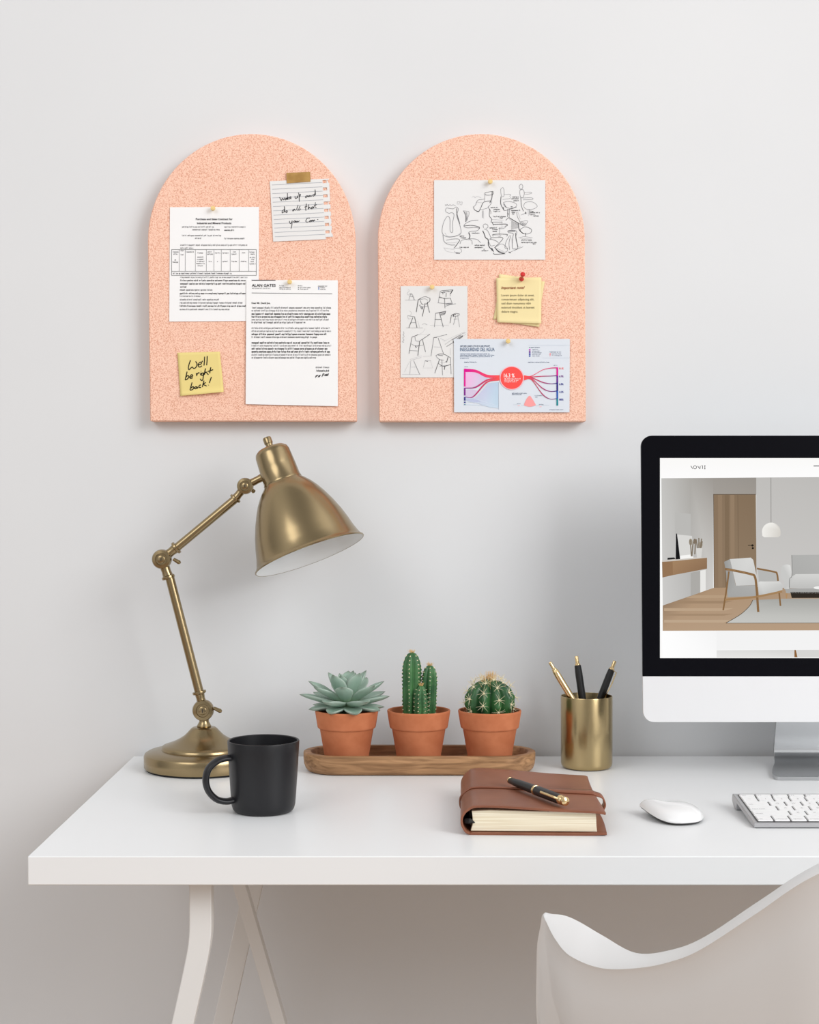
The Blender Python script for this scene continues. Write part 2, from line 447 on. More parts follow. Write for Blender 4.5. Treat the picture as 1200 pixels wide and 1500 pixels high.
# contract sheet
d1 = BF - .0012
o = sheet('document', 'printed contract with a table, on the left board behind the letter', [(249, 303.5), (379.5, 303), (379, 470), (248, 471)], d1, M['paper'], 'document')
p = Print((240, 290, 390, 480), (1184, 1500), plane(d1 - .0003))
p.text('Purchase and Sales Contract for', 370, 255, 22, INK, width=425, bold=.022)
p.text('Industrial and Mineral Products', 385, 302, 22, INK, width=395, bold=.022)
for x0, x1, y, hv in ((212, 590, 342, 1), (332, 650, 374, 1), (700, 955, 342, 1), (700, 822, 380, 1.4), (212, 680, 442, 1), (362, 440, 474, 1), (700, 957, 476, 1),
                  (192, 975, 552, .9), (192, 345, 586, .9), (105, 790, 880, 1.1), (190, 975, 925, .8), (190, 955, 962, 1.5), (190, 950, 1000, 1.4), (190, 270, 1036, 1.3),
                  (186, 565, 1071, 1.1), (186, 950, 1112, 1.5), (186, 430, 1143, .9), (186, 650, 1183, 1.1), (186, 925, 1220, 1.1), (186, 955, 1257, 1.5), (186, 775, 1296, 1)):
    p.words(x0, x1, y, 13, GREY if hv < 1.3 else (.09, .09, .09, 1), heavy=hv, cw=11)
for x0, x1, y in ((105, 175, 630), (112, 165, 655), (195, 235, 615), (195, 238, 662), (258, 355, 630), (390, 465, 642), (505, 562, 630), (503, 570, 655), (592, 658, 642), (677, 757, 642),
                  (800, 842, 630), (783, 850, 655), (905, 950, 640), (992, 1058, 632), (1005, 1055, 655), (388, 470, 690), (382, 478, 716), (384, 478, 740), (376, 482, 765), (392, 462, 790), (520, 555, 740), (618, 634, 740),
                  (677, 750, 740), (785, 852, 740), (890, 965, 740), (995, 1060, 694), (1010, 1050, 718), (1005, 1052, 742), (992, 1068, 768), (125, 150, 722), (102, 175, 748)):
    p.words(x0, x1, y, 11, GREY, cw=9.5)
p.build('printed_text', o, M['ink'])
p = Print((240, 290, 390, 480), (1184, 1500), plane(d1 - .0003))
for y in (596, 848, 895): p.stroke([(90, y), (1070, y)], 4.5, GREY, 0, False)
for x in (90, 1070): p.stroke([(x, 596), (x, 895)], 4.5, GREY, 0, False)
for x in (178, 248, 365, 492, 580, 665, 768, 872, 982): p.stroke([(x, 596), (x, 848)], 3.5, GREY, 0, False)
p.build('printed_table', o, M['ink'])

# letter
d2 = BF - .0026
o = sheet('letter', 'printed white letter with a bold heading, lower right on the left board', [(361, 410), (495, 410.5), (495, 595), (360, 592)], d2, M['paper'], 'letter')
p = Print((350, 400, 505, 600), (1162, 1500), plane(d2 - .0003))
p.rect(140, 74, 402, 82, (.01, .01, .01, 1), 1); p.build('heading_bar', o, M['ink'])
p = Print((350, 400, 505, 600), (1162, 1500), plane(d2 - .0003))
p.text('ALAN GATES', 142, 150, 29, INK, width=262, bold=.02)
p.words(145, 355, 172, 9, SOFT, cw=9)
for x0, x1, y in ((445, 500, 144), (445, 580, 164), (445, 575, 180), (648, 700, 144), (670, 790, 164), (670, 765, 182), (870, 975, 148), (895, 950, 166), (895, 960, 184)):
    p.words(x0, x1, y, 9, GREY, cw=9)
for x, y in ((655, 160), (655, 178)): p.disc(x, y, 6, GREY, 1, 12)
p.rect(872, 156, 884, 170, rgb(50, 90, 170), 1); p.disc(878, 181, 6, rgb(90, 150, 210), 1, 12)
p.stroke([(140, 218), (1025, 228)], 5, (.07, .07, .07, 1), 1, False)
p.text('Dear Mr. David Joe,', 140, 338, 18, INK, width=205, bold=.02)
body = [(145, 1015, 390, 1.1), (140, 995, 421, .9), (140, 1010, 457, 1.4), (140, 975, 489, 1.6), (140, 995, 520, .9), (140, 740, 551, 1.1),
        (140, 1000, 613, 1), (140, 1020, 646, .9), (140, 975, 680, 1.5), (140, 862, 712, 1.1), (140, 1003, 774, 1.5), (140, 1020, 806, .9),
        (140, 975, 840, 1.4), (140, 1008, 872, 1.7), (140, 1012, 906, .9), (140, 866, 938, 1.2), (845, 1000, 1044, 1), (852, 1000, 1082, 1.7)]
for x0, x1, y, hv in body: p.words(x0, x1, y, 14, GREY if hv < 1.3 else (.07, .07, .07, 1), heavy=hv, cw=10.5)
p.build('printed_text', o, M['ink'])
p = Print((350, 400, 505, 600), (1162, 1500), plane(d2 - .0003))
for s_ in ([(840, 1150), (850, 1125), (868, 1122), (846, 1140)], [(870, 1145), (885, 1120), (882, 1142), (898, 1118)], [(912, 1140), (925, 1105), (938, 1108), (922, 1125)],
           [(935, 1130), (955, 1112), (950, 1132), (968, 1108), (964, 1130), (985, 1102), (976, 1128)]): p.stroke(s_, 6, INK)
p.build('signature', o, M['ink'])

# torn lined page with handwriting
d3 = BF - .0012
C3 = lambda x, y: (385 + x * 115 / 1200, 240 + y * 120 / 1252)
o = thing('notebook_page', 'torn lined notebook page with handwriting taped to the left board', 'note', P(440, 352, d3))
b = MB()
hole_y = [268, 380, 487, 597, 707, 817, 925, 1038]
def edge_x(y): return 1000 + (y - 230) * .055
# page as strips so that the punched holes along the right edge are real gaps
ys = [(222, 0)]
def q3(x, y): return P(*C3(x, y), d3)
def strip(x0t, x1t, yt, x0b, x1b, yb, tilt=-.045):
    f = [(x0t, yt + tilt * (x0t - 1000)), (x1t, yt + tilt * (x1t - 1000)), (x1b, yb + tilt * (x1b - 1000)), (x0b, yb + tilt * (x0b - 1000))]
    q = [q3(*a) for a in f]; b.prism(q, [v + Vector((0, .0004, 0)) for v in q])
def lx(y): return 108 + (y - 225) * .057
def hx(y): return 912 + (y - 225) * .057
strip(lx(225), hx(225), 225, lx(1150), hx(1150), 1150)
prev = 225
for hy in hole_y:
    strip(hx(prev), hx(prev) + 100, prev, hx(hy - 22), hx(hy - 22) + 100, hy - 22)
    strip(hx(hy - 22) + 62, hx(hy - 22) + 100 - random.choice((0, 14, 30)), hy - 22, hx(hy + 24) + 62, hx(hy + 24) + 100 - random.choice((0, 10, 24)), hy + 24)
    prev = hy + 24
strip(hx(prev), hx(prev) + 100, prev, hx(1110), hx(1110) + 116, 1115)
b.build('sheet', M['lined_paper'], o, sharp=30)
p = Print((385, 240, 500, 360), (1200, 1252), plane(d3 - .0003))
for k in range(13):
    y = 322 + k * 66; p.stroke([(lx(y) + 25, y), (hx(y) - 10, y - 38)], 5.5, rgb(172, 176, 184), 0, False)
p.build('ruled_lines', o, M['ink'])
p = Print((385, 240, 500, 360), (1200, 1252), plane(d3 - .0003))
hand = [[(255, 510), (270, 535), (285, 560), (300, 525), (318, 552), (335, 515)], [(358, 520), (340, 540), (352, 552), (366, 520), (370, 548)],
        [(378, 448), (378, 500), (380, 550)], [(405, 505), (384, 525), (408, 545)], [(412, 525), (435, 510), (420, 500), (412, 528), (440, 530)],
        [(492, 492), (498, 528), (522, 520), (530, 488), (532, 520)], [(548, 440), (556, 500), (558, 578)], [(553, 490), (575, 462), (572, 492), (555, 505)],
        [(682, 484), (652, 498), (660, 518), (690, 486), (692, 506)], [(700, 508), (712, 482), (722, 502), (738, 480), (745, 502)],
        [(790, 462), (762, 480), (778, 494), (800, 450), (800, 392), (808, 478)],
        [(328, 700), (298, 720), (300, 750), (330, 720), (332, 650), (338, 745)], [(368, 712), (352, 732), (368, 745), (376, 722), (366, 712)],
        [(490, 690), (460, 702), (462, 722), (490, 698), (500, 715)], [(542, 628), (520, 690), (530, 714)], [(572, 640), (548, 702), (562, 706), (582, 686)],
        [(668, 608), (656, 690), (662, 716)], [(638, 662), (682, 645)], [(706, 618), (694, 694), (714, 660), (730, 688)], [(772, 654), (745, 664), (750, 690), (776, 656), (780, 680)],
        [(806, 588), (798, 655), (822, 668)], [(784, 642), (826, 622)],
        [(408, 872), (418, 912), (440, 900), (450, 868), (444, 950), (430, 990)], [(490, 868), (472, 884), (488, 898), (496, 876), (486, 868)], [(506, 868), (510, 894), (528, 872), (534, 890), (562, 868)],
        [(722, 828), (682, 832), (658, 872), (672, 892), (702, 884)], [(742, 860), (716, 874), (722, 890), (744, 864), (748, 884)], [(752, 880), (764, 856), (774, 880), (786, 856), (800, 872)], [(832, 852), (848, 848)]]
for s_ in hand: p.stroke(s_, 9.5, (.03, .03, .035, 1))
p.build('handwriting', o, M['ink'])
d4 = d3 - .0010
q = [P(*C3(x, y), d4) for x, y in ((360, 138), (724, 122), (730, 272), (368, 296))]
b = MB(); b.prism(q, [v + Vector((0, .0004, 0)) for v in q])
tag(b.build('tape_strip', M['tape'], sharp=30), 'short strip of brown tape holding the lined page on the left board', 'tape')

# yellow note bottom left
d5 = BF - .0016
C8 = lambda x, y: (250 + x * 90 / 1200, 505 + y * 85 / 1133)
o = thing('sticky_note', 'yellow sticky note with black handwriting, lower left on the left board', 'sticky note', P(293, 580, d5))
def note_sheet(tl, tr, br, bl, conv, d, lift, m, parent, corner=1.0):
    rows = []
    n = 16
    for i in range(n + 1):
        v = i / n; r = []
        for k in range(n + 1):
            u = k / n
            x = (tl[0] * (1 - u) + tr[0] * u) * (1 - v) + (bl[0] * (1 - u) + br[0] * u) * v
            y = (tl[1] * (1 - u) + tr[1] * u) * (1 - v) + (bl[1] * (1 - u) + br[1] * u) * v
            f = max(0, (v - .88) / .12) ** 2 * lift * (.35 + .65 * u * corner)
            r.append(P(*conv(x, y), d) + Vector((0, -f, 0)))
        rows.append(r)
    bb = MB(); bb.grid(rows)
    s_ = bb.build('sheet', m, parent, sharp=0)
    md = s_.modifiers.new('thick', 'SOLIDIFY'); md.thickness = .0003; md.offset = 0
    return s_
note_sheet((132, 155), (962, 135), (1042, 925), (190, 1002), C8, d5, .005, M['note'], o)
p = Print((250, 505, 340, 590), (1200, 1133), plane(d5 - .0004))
for s_ in ([(388, 300), (358, 390), (348, 455), (362, 486), (420, 435), (455, 466), (502, 430), (515, 370), (488, 324)],
           [(545, 392), (590, 378), (602, 348), (572, 342), (540, 385), (548, 428), (582, 432), (612, 410)], [(626, 314), (610, 338)],
           [(664, 232), (660, 320), (652, 405)], [(716, 220), (712, 310), (704, 400)],
           [(322, 525), (302, 610), (285, 686)], [(300, 630), (338, 598), (356, 626), (330, 666), (286, 690)], [(380, 634), (424, 616), (430, 592), (402, 588), (375, 628), (388, 656), (434, 644)],
           [(503, 550), (512, 612)], [(510, 585), (545, 546), (566, 556)], [(592, 545), (586, 596)], [(596, 512), (594, 520)],
           [(642, 548), (606, 560), (602, 592), (634, 590), (646, 550), (640, 620), (626, 688), (600, 696), (578, 664)],
           [(684, 462), (668, 520), (660, 586)], [(662, 562), (692, 532), (712, 556), (738, 586)], [(786, 440), (770, 510), (766, 558)], [(722, 524), (830, 486)],
           [(420, 735), (396, 820), (378, 886)], [(398, 846), (438, 816), (452, 846), (422, 876), (380, 890)], [(522, 822), (482, 824), (470, 852), (500, 856), (520, 824), (526, 856)],
           [(592, 784), (562, 796), (550, 832), (594, 832)], [(652, 700), (636, 760), (620, 826)], [(688, 735), (642, 772), (704, 806)], [(797, 628), (772, 700), (756, 746)], [(742, 784), (738, 792)]):
    p.stroke(s_, 19, (.02, .02, .015, 1))
p.build('handwriting', o, M['ink'])

# ------------------------------------------------------------------ right board sheets
d6 = BF - .0012
o = sheet('sketch_sheet', 'white landscape sheet of swivel chair sketches at the top of the right board', [(636, 264), (799, 264), (799, 380.5), (636, 380.5)], d6, M['sketch_paper'], 'drawing')
p = Print((630, 255, 805, 390), (1200, 926), plane(d6 - .0003))
D = (.05, .05, .055, 1); G = (.15, .15, .16, 1); S = (.32, .32, .33, 1)
sk = [ # tall lounge chair at left
 ([(190, 395), (158, 375), (165, 342), (200, 345), (235, 348), (262, 330), (285, 350), (275, 390), (268, 420), (300, 510), (312, 590), (270, 620), (190, 632), (135, 610), (122, 560), (140, 480), (175, 425), (200, 450), (202, 560), (216, 588), (230, 570), (228, 490), (242, 410), (220, 388), (190, 396)], 7, G),
 ([(268, 345), (272, 400), (300, 500)], 10, D), ([(150, 590), (180, 625), (260, 622), (310, 590)], 6, S), ([(130, 610), (145, 680), (200, 710), (252, 712)], 8, G), ([(165, 665), (230, 652), (298, 660), (250, 735)], 8, G), ([(165, 690), (240, 690), (275, 680)], 5, S), ([(300, 665), (262, 720), (240, 745)], 8, D), ([(140, 740), (200, 752), (250, 755)], 5, S), ([(140, 740), (170, 775), (250, 790)], 4, S), ([(250, 745), (300, 745), (318, 780), (270, 798), (245, 775)], 5, G), ([(262, 790), (300, 796)], 14, D),
 ([(152, 305), (162, 318), (172, 304), (186, 318), (200, 306), (216, 318), (232, 308), (258, 318)], 6, G), ([(275, 280), (300, 275), (290, 300), (272, 296), (280, 275)], 6, S), ([(300, 285), (325, 280), (318, 310), (302, 300)], 6, S),
 ([(335, 368), (365, 372), (392, 378), (388, 420), (362, 480)], 5, G), ([(338, 370), (360, 420), (358, 480)], 8, D), ([(352, 380), (370, 470)], 8, G), ([(366, 380), (374, 460)], 7, G), ([(380, 385), (376, 440)], 5, S),
 # S-curve stool
 ([(485, 462), (420, 468), (360, 495), (342, 525), (380, 540), (450, 535), (495, 545), (470, 570), (412, 575), (388, 590), (400, 620), (390, 650)], 8, G), ([(345, 520), (420, 515), (490, 530), (498, 548)], 9, D), ([(392, 590), (402, 620), (395, 645)], 12, D), ([(390, 650), (320, 665), (302, 700)], 7, G), ([(390, 650), (420, 670), (425, 705)], 7, G), ([(395, 648), (470, 655), (510, 690)], 7, G), ([(345, 655), (400, 662)], 5, S),
 # recliner, top centre
 ([(552, 188), (600, 178), (634, 176), (630, 205), (580, 212), (555, 205), (552, 188)], 7, D), ([(625, 178), (622, 240), (602, 290)], 12, D), ([(552, 205), (548, 270)], 6, G), ([(615, 268), (540, 282), (515, 330), (492, 375)], 9, D), ([(622, 275), (612, 300), (585, 330)], 7, G), ([(545, 252), (482, 262), (458, 310), (436, 330)], 7, G), ([(436, 328), (450, 360), (490, 378)], 8, D), ([(470, 280), (530, 290)], 5, S), ([(470, 375), (494, 376)], 14, D), ([(500, 360), (575, 342), (592, 320)], 6, G), ([(530, 365), (528, 440)], 8, G), ([(540, 365), (540, 445)], 5, S), ([(585, 335), (610, 370), (612, 400)], 7, G),
 ([(420, 235), (440, 222), (455, 238), (470, 225), (515, 236)], 5, S),
 # profile chair, upper right
 ([(712, 150), (730, 135), (742, 150), (745, 200), (740, 225), (720, 222), (712, 180), (712, 150)], 6, G), ([(714, 225), (712, 300), (745, 365)], 11, D), ([(745, 205), (810, 205), (800, 225)], 5, G), ([(730, 255), (800, 245), (815, 230)], 5, G), ([(735, 285), (790, 275), (855, 290), (870, 320), (820, 345), (760, 330), (738, 300)], 6, G), ([(738, 330), (750, 365), (830, 345), (870, 330)], 7, D), ([(740, 290), (770, 340)], 9, G), ([(812, 328), (830, 330)], 16, D), ([(782, 350), (780, 430)], 8, D), ([(798, 348), (796, 435)], 8, G), ([(782, 400), (798, 402)], 7, D), ([(790, 435), (762, 465)], 8, D), ([(795, 438), (900, 500)], 12, D), ([(795, 450), (880, 508)], 5, S),
 # chair with sitter, far right
 ([(900, 115), (915, 100), (932, 115), (930, 140), (912, 152), (898, 135), (900, 115)], 7, G), ([(905, 160), (935, 155), (948, 190), (935, 235), (912, 230), (902, 190), (905, 160)], 6, G), ([(912, 230), (920, 320), (940, 372)], 8, D), ([(945, 190), (1010, 180), (1018, 195), (950, 205)], 5, G), ([(930, 240), (1020, 238), (1028, 255), (935, 258)], 6, G), ([(940, 320), (960, 285), (1030, 280), (1078, 320), (1040, 350), (970, 352), (940, 325)], 6, G), ([(985, 355), (990, 420)], 5, S), ([(998, 352), (998, 410)], 6, G), ([(915, 412), (970, 388)], 6, G), ([(960, 380), (965, 400)], 16, D),
 # egg chair, right
 ([(870, 380), (880, 430), (905, 480)], 7, G), ([(882, 375), (908, 450)], 5, S), ([(905, 480), (980, 470), (950, 520), (905, 500)], 6, G), ([(890, 500), (898, 560), (940, 600)], 12, D), ([(905, 555), (960, 530), (1018, 555), (1010, 590), (960, 602), (915, 580), (905, 555)], 7, D), ([(960, 590), (960, 625)], 8, D), ([(890, 640), (950, 628), (1030, 640)], 5, G), ([(905, 645), (1020, 650)], 4, S), ([(930, 520), (940, 500)], 6, G),
 # stacked arm studies, centre
 ([(600, 350), (598, 420), (620, 450), (615, 480)], 8, D), ([(615, 455), (740, 462)], 5, S), ([(610, 482), (730, 482)], 8, G), ([(625, 485), (640, 515)], 9, D), ([(640, 505), (760, 502), (778, 515), (755, 525)], 10, D), ([(760, 525), (690, 545)], 5, S), ([(690, 548), (740, 545), (762, 530)], 6, G), ([(700, 535), (700, 610)], 6, G), ([(635, 625), (640, 605), (770, 605), (772, 625)], 8, D), ([(640, 612), (690, 618)], 5, S), ([(720, 470), (725, 540)], 4, S), ([(690, 625), (715, 620)], 8, G),
 # sitter in swivel chair, lower centre
 ([(540, 540), (535, 515), (555, 500), (580, 512), (582, 535), (562, 545)], 7, G), ([(530, 570), (545, 600), (560, 640), (585, 660), (590, 720), (630, 770)], 14, D), ([(545, 550), (580, 570), (612, 640), (600, 660)], 7, G), ([(600, 650), (660, 668), (690, 690)], 8, G), ([(612, 640), (730, 638), (700, 690), (655, 730)], 8, D), ([(590, 680), (612, 720), (650, 715)], 7, G), ([(650, 735), (690, 780), (750, 800)], 12, D), ([(655, 735), (720, 702), (775, 740), (770, 780), (700, 778), (660, 745)], 6, G), ([(640, 790), (650, 805), (755, 800)], 9, D), ([(670, 745), (740, 775)], 5, S), ([(680, 760), (720, 795)], 5, S), ([(620, 740), (640, 780)], 12, D),
 # high-back chair, lower right
 ([(785, 585), (788, 568), (860, 568), (872, 590), (862, 640), (882, 740), (850, 752), (828, 740), (830, 650), (838, 600), (810, 590), (785, 588)], 8, G), ([(788, 572), (858, 572)], 12, D), ([(858, 590), (868, 660), (885, 735)], 9, D), ([(800, 618), (765, 680), (755, 740), (785, 752)], 7, G), ([(812, 615), (795, 690), (800, 760)], 7, G), ([(795, 790), (850, 765), (935, 730)], 6, G), ([(790, 782), (812, 792)], 12, D), ([(850, 770), (900, 735), (910, 720)], 4, S), ([(820, 640), (828, 700)], 4, S)]
for pts, wd, c in sk: p.stroke(pts, wd * .55, (c[0] * 1.6, c[1] * 1.6, c[2] * 1.6, 1))
for k in range(9): p.stroke([(818 + k * 8, 470 + k * 3), (820 + k * 8, 560 - k * 2)], 2.5, S)
for k in range(6): p.stroke([(905 + k * 10, 482 + k), (915 + k * 9, 515)], 3, G)
for x0, x1, y in ((610, 690, 342), (640, 712, 360), (640, 712, 380), (828, 900, 235), (820, 900, 252), (840, 900, 272), (815, 915, 370), (820, 860, 388), (825, 860, 405), (1005, 1045, 380), (1005, 1110, 392), (1010, 1065, 412), (1040, 1100, 425),
                  (635, 765, 432), (700, 740, 446), (600, 680, 545), (628, 690, 562), (630, 680, 580), (420, 505, 598), (300, 350, 628), (310, 365, 645), (300, 395, 740), (450, 560, 720), (450, 545, 742), (520, 590, 775), (540, 555, 760), (920, 1030, 668), (918, 1080, 692), (1035, 1070, 706)):
    p.words(x0, x1, y, 9, G, cw=9, heavy=1.3)
p.build('pencil_drawing', o, M['ink'])

d7 = BF - .0012
o = sheet('sketch_sheet', 'white portrait sheet of wooden chair sketches on the right board, left of the chart', [(587, 419), (685, 419), (685, 553), (587, 553)], d7, M['warm_paper'], 'drawing')
p = Print((580, 410, 700, 560), (1200, 1500), plane(d7 - .0003))
sk = [([(180, 140), (195, 150), (190, 175), (170, 185), (170, 210), (200, 225)], 6, S), ([(135, 296), (300, 296)], 5, G), ([(190, 290), (205, 240), (230, 205), (250, 245), (275, 292)], 7, G), ([(200, 208), (235, 205)], 10, D), ([(200, 245), (250, 245)], 6, G), ([(240, 205), (262, 240), (262, 290)], 5, S),
 ([(300, 470), (328, 290)], 14, D), ([(325, 295), (420, 245), (500, 268)], 10, G), ([(345, 295), (370, 285), (430, 278), (470, 300)], 7, G), ([(500, 268), (495, 310), (440, 355)], 12, D), ([(430, 340), (388, 535)], 12, D), ([(465, 320), (470, 380), (495, 478)], 11, D), ([(362, 300), (372, 340), (400, 360)], 9, D), ([(340, 370), (400, 395), (465, 385)], 8, G), ([(350, 380), (385, 430), (395, 395)], 9, G), ([(345, 365), (470, 360)], 5, S), ([(378, 395), (390, 425)], 16, G), ([(330, 290), (365, 268)], 12, D),
 ([(650, 165), (700, 155), (840, 145)], 9, D), ([(660, 185), (800, 165), (840, 150)], 9, D), ([(835, 150), (800, 205)], 16, D), ([(650, 170), (620, 340)], 8, G), ([(690, 180), (690, 210)], 12, D), ([(740, 190), (735, 250)], 10, D), ([(795, 185), (800, 240)], 7, G), ([(630, 255), (720, 270), (805, 268)], 10, D), ([(640, 245), (720, 280)], 8, G), ([(715, 275), (720, 415)], 9, D), ([(800, 270), (830, 355)], 9, G), ([(615, 335), (715, 345), (830, 355)], 8, G), ([(725, 385), (830, 355), (880, 350)], 9, G), ([(740, 345), (820, 340)], 10, G), ([(730, 365), (810, 350)], 9, G), ([(700, 165), (720, 190)], 14, G), ([(760, 160), (780, 175)], 14, G),
 ([(195, 455), (222, 470), (225, 500), (200, 530)], 5, S), ([(175, 525), (280, 540)], 8, G), ([(172, 520), (185, 570), (215, 565)], 7, S), ([(250, 550), (190, 700)], 12, D), ([(275, 545), (310, 700)], 12, D), ([(222, 628), (290, 626)], 8, G), ([(150, 702), (400, 702)], 5, G), ([(318, 600), (335, 640), (345, 695)], 4, S), ([(385, 655), (420, 640), (460, 658)], 9, S),
 ([(580, 490), (735, 458)], 12, D), ([(730, 460), (715, 500), (655, 520)], 10, D), ([(650, 485), (720, 480)], 16, G), ([(655, 505), (715, 492)], 12, G), ([(585, 490), (565, 690)], 9, G), ([(640, 480), (695, 690)], 10, D), ([(570, 578), (665, 580)], 13, D), ([(500, 666), (775, 668)], 4, S),
 ([(810, 520), (870, 492), (935, 500)], 9, D), ([(815, 515), (795, 630)], 11, D), ([(850, 510), (840, 540)], 16, D), ([(880, 525), (845, 655)], 8, G), ([(905, 510), (935, 690)], 6, G), ([(930, 500), (920, 525), (850, 535)], 9, G), ([(850, 575), (905, 570)], 7, G), ([(820, 515), (880, 505)], 14, D),
 ([(235, 840), (330, 800)], 12, D), ([(335, 800), (500, 795)], 3, S), ([(235, 842), (192, 1080)], 9, D), ([(280, 835), (292, 890), (345, 900)], 9, G), ([(500, 795), (350, 895)], 10, D), ([(350, 895), (322, 1110)], 13, D), ([(390, 870), (435, 1055)], 10, D), ([(220, 935), (290, 965), (400, 955)], 8, G), ([(195, 1035), (320, 1040)], 7, G), ([(285, 965), (300, 995)], 14, D), ([(340, 800), (400, 760), (430, 710)], 3, S), ([(350, 955), (300, 985)], 6, G),
 ([(545, 850), (745, 800)], 9, G), ([(555, 855), (515, 1115)], 10, G), ([(620, 850), (700, 1085)], 10, G), ([(555, 980), (655, 985)], 7, S), ([(650, 855), (720, 890)], 5, S), ([(735, 795), (750, 805)], 10, D), ([(400, 1120), (520, 1115)], 4, S), ([(560, 840), (600, 845)], 10, G),
 ([(720, 945), (860, 850), (1010, 768)], 5, G), ([(745, 975), (880, 890), (985, 815)], 9, D), ([(870, 880), (965, 820), (975, 835), (900, 880)], 9, D), ([(700, 900), (850, 830), (990, 765)], 4, S), ([(835, 895), (850, 920)], 14, D), ([(985, 790), (1030, 770)], 5, S), ([(1000, 815), (1030, 795)], 5, S), ([(800, 1000), (800, 1100)], 6, S), ([(820, 880), (955, 808)], 10, G),
 ([(585, 1110), (640, 1085), (720, 1095), (790, 1135)], 10, D), ([(590, 1120), (640, 1165), (700, 1175)], 9, G), ([(640, 1165), (570, 1365)], 11, D), ([(675, 1165), (685, 1395)], 9, G), ([(800, 1130), (810, 1380)], 10, G), ([(765, 1130), (745, 1200), (730, 1195)], 14, D), ([(625, 1225), (700, 1265), (805, 1238)], 10, D), ([(640, 1265), (760, 1250)], 6, G), ([(720, 1265), (710, 1315)], 14, D), ([(620, 1100), (690, 1110)], 14, G), ([(635, 1215), (760, 1200)], 4, S),
 ([(215, 1180), (375, 1135)], 6, S), ([(220, 1185), (205, 1385)], 8, S), ([(260, 1180), (350, 1385)], 9, G), ([(225, 1278), (310, 1275)], 6, S), ([(90, 1385), (360, 1385)], 5, S), ([(205, 1190), (125, 1350)], 4, S), ([(205, 1165), (380, 1110)], 4, S),
 ([(425, 1185), (515, 1180)], 10, S), ([(425, 1190), (405, 1280)], 6, S), ([(510, 1185), (540, 1290)], 4, S), ([(400, 1290), (540, 1290)], 3, S), ([(430, 1185), (470, 1195)], 10, G),
 ([(115, 755), (118, 790), (105, 800), (125, 830), (100, 850), (120, 880), (95, 905), (118, 915)], 6, G)]
for pts, wd, c in sk: p.stroke(pts, wd * .62, (c[0] * 1.5, c[1] * 1.5, c[2] * 1.5, 1))
p.build('pencil_drawing', o, M['ink'])

# infographic
d8 = BF - .0026
o = sheet('infographic_print', 'pale blue water infographic chart with a red circle, bottom of the right board', [(665, 496.5), (835, 496.5), (834.5, 604), (665.5, 604)], d8, M['chart_paper'], 'chart')
R6 = ((660, 490, 840, 610), (1200, 800), plane(d8 - .0003))
NAVY = rgb(60, 84, 118); MAG = rgb(222, 24, 150); RED = rgb(250, 88, 84); PUR = rgb(120, 40, 140); BLU = rgb(52, 60, 150)
p = Print(*R6)
p.words(96, 395, 117, 9, NAVY, cw=9, heavy=1.3)
p.text('INSEGURIDAD DEL AGUA', 95, 162, 34, rgb(74, 104, 138), width=336, bold=.004)
for x1, y in ((395, 193), (430, 206), (415, 220), (182, 235)): p.words(96, x1, y, 7, rgb(110, 130, 160), cw=8, heavy=1)
for x0, x1, y in ((135, 268, 274), (758, 970, 275), (768, 875, 131), (800, 862, 150), (800, 878, 166), (800, 900, 181), (800, 890, 196), (800, 872, 213), (970, 1085, 175), (990, 1095, 193), (990, 1090, 209), (602, 750, 578), (602, 705, 590), (825, 905, 600), (830, 855, 615), (650, 690, 680), (865, 915, 688), (968, 1105, 738), (138, 178, 318), (1010, 1050, 305)):
    p.words(x0, x1, y, 7, NAVY if x0 in (135, 758, 768, 970, 602) else rgb(130, 140, 160), cw=7.5)
for y, t, c in ((340, '81.1', RED), (417, '6.9', PUR), (494, '6.8', BLU), (570, '4.2', BLU), (644, '88', BLU)): p.text(t + '%', 1062, y, 18, c, width=42, bold=.02)
p.build('printed_text', o, M['ink'])
p = Print(*R6)
LT = rgb(226, 190, 226); LB = rgb(190, 208, 228)
p.poly([(147, 350), (240, 362), (370, 425), (250, 505), (147, 525)], [rgb(240, 190, 228), rgb(232, 196, 228), rgb(200, 205, 228), rgb(222, 205, 230), rgb(240, 186, 226)], 1)
p.poly([(147, 545), (200, 535), (270, 548), (220, 620), (147, 610)], rgb(216, 200, 226), 1)
p.poly([(220, 640), (300, 560), (370, 475), (467, 465), (467, 720), (380, 712), (230, 660)], [rgb(196, 206, 230), rgb(204, 206, 230), rgb(194, 210, 230), rgb(188, 210, 230), rgb(196, 218, 234), rgb(204, 220, 236), rgb(200, 208, 228)], 2)
p.poly([(147, 612), (230, 620), (300, 655), (230, 668), (147, 640)], rgb(190, 198, 226), 3)
for y in (625, 660, 685): p.stroke([(147, y), (230, y + 2), (340, y * .6 + 284), (467, y * .35 + 480)], 4, rgb(212, 224, 238), 4)
p.stroke([(470, 465), (470, 735)], 2.5, rgb(170, 182, 200), 4, False)
p.band([(147, 334), (250, 345), (360, 392), (480, 398)], [(147, 366), (250, 372), (350, 418), (480, 424)], MAG, RED, 5)
p.band([(147, 520), (240, 510), (360, 436), (480, 422)], [(147, 528), (250, 520), (370, 448), (480, 440)], PUR, RED, 6)
p.band([(147, 609), (220, 602), (350, 462), (480, 434)], [(147, 615), (230, 608), (360, 472), (480, 448)], PUR, RED, 7)
for zi, (y0, y1, ye, th, c) in enumerate(((398, 410, 325, 9, rgb(215, 40, 130)), (406, 420, 402, 8, PUR), (412, 428, 477, 8, BLU), (420, 436, 552, 8, BLU), (428, 446, 627, 7, rgb(50, 70, 140)))):
    p.band([(718, y0), (790, y0 + 4), (900, ye + (y0 - ye) * .25), (975, ye), (1036, ye - th / 2)], [(718, y1 + 2), (790, y1 - 1), (900, ye + (y1 - ye) * .22 + th * .6), (975, ye + th * .8), (1036, ye + th / 2)], RED, c, 12 - zi)
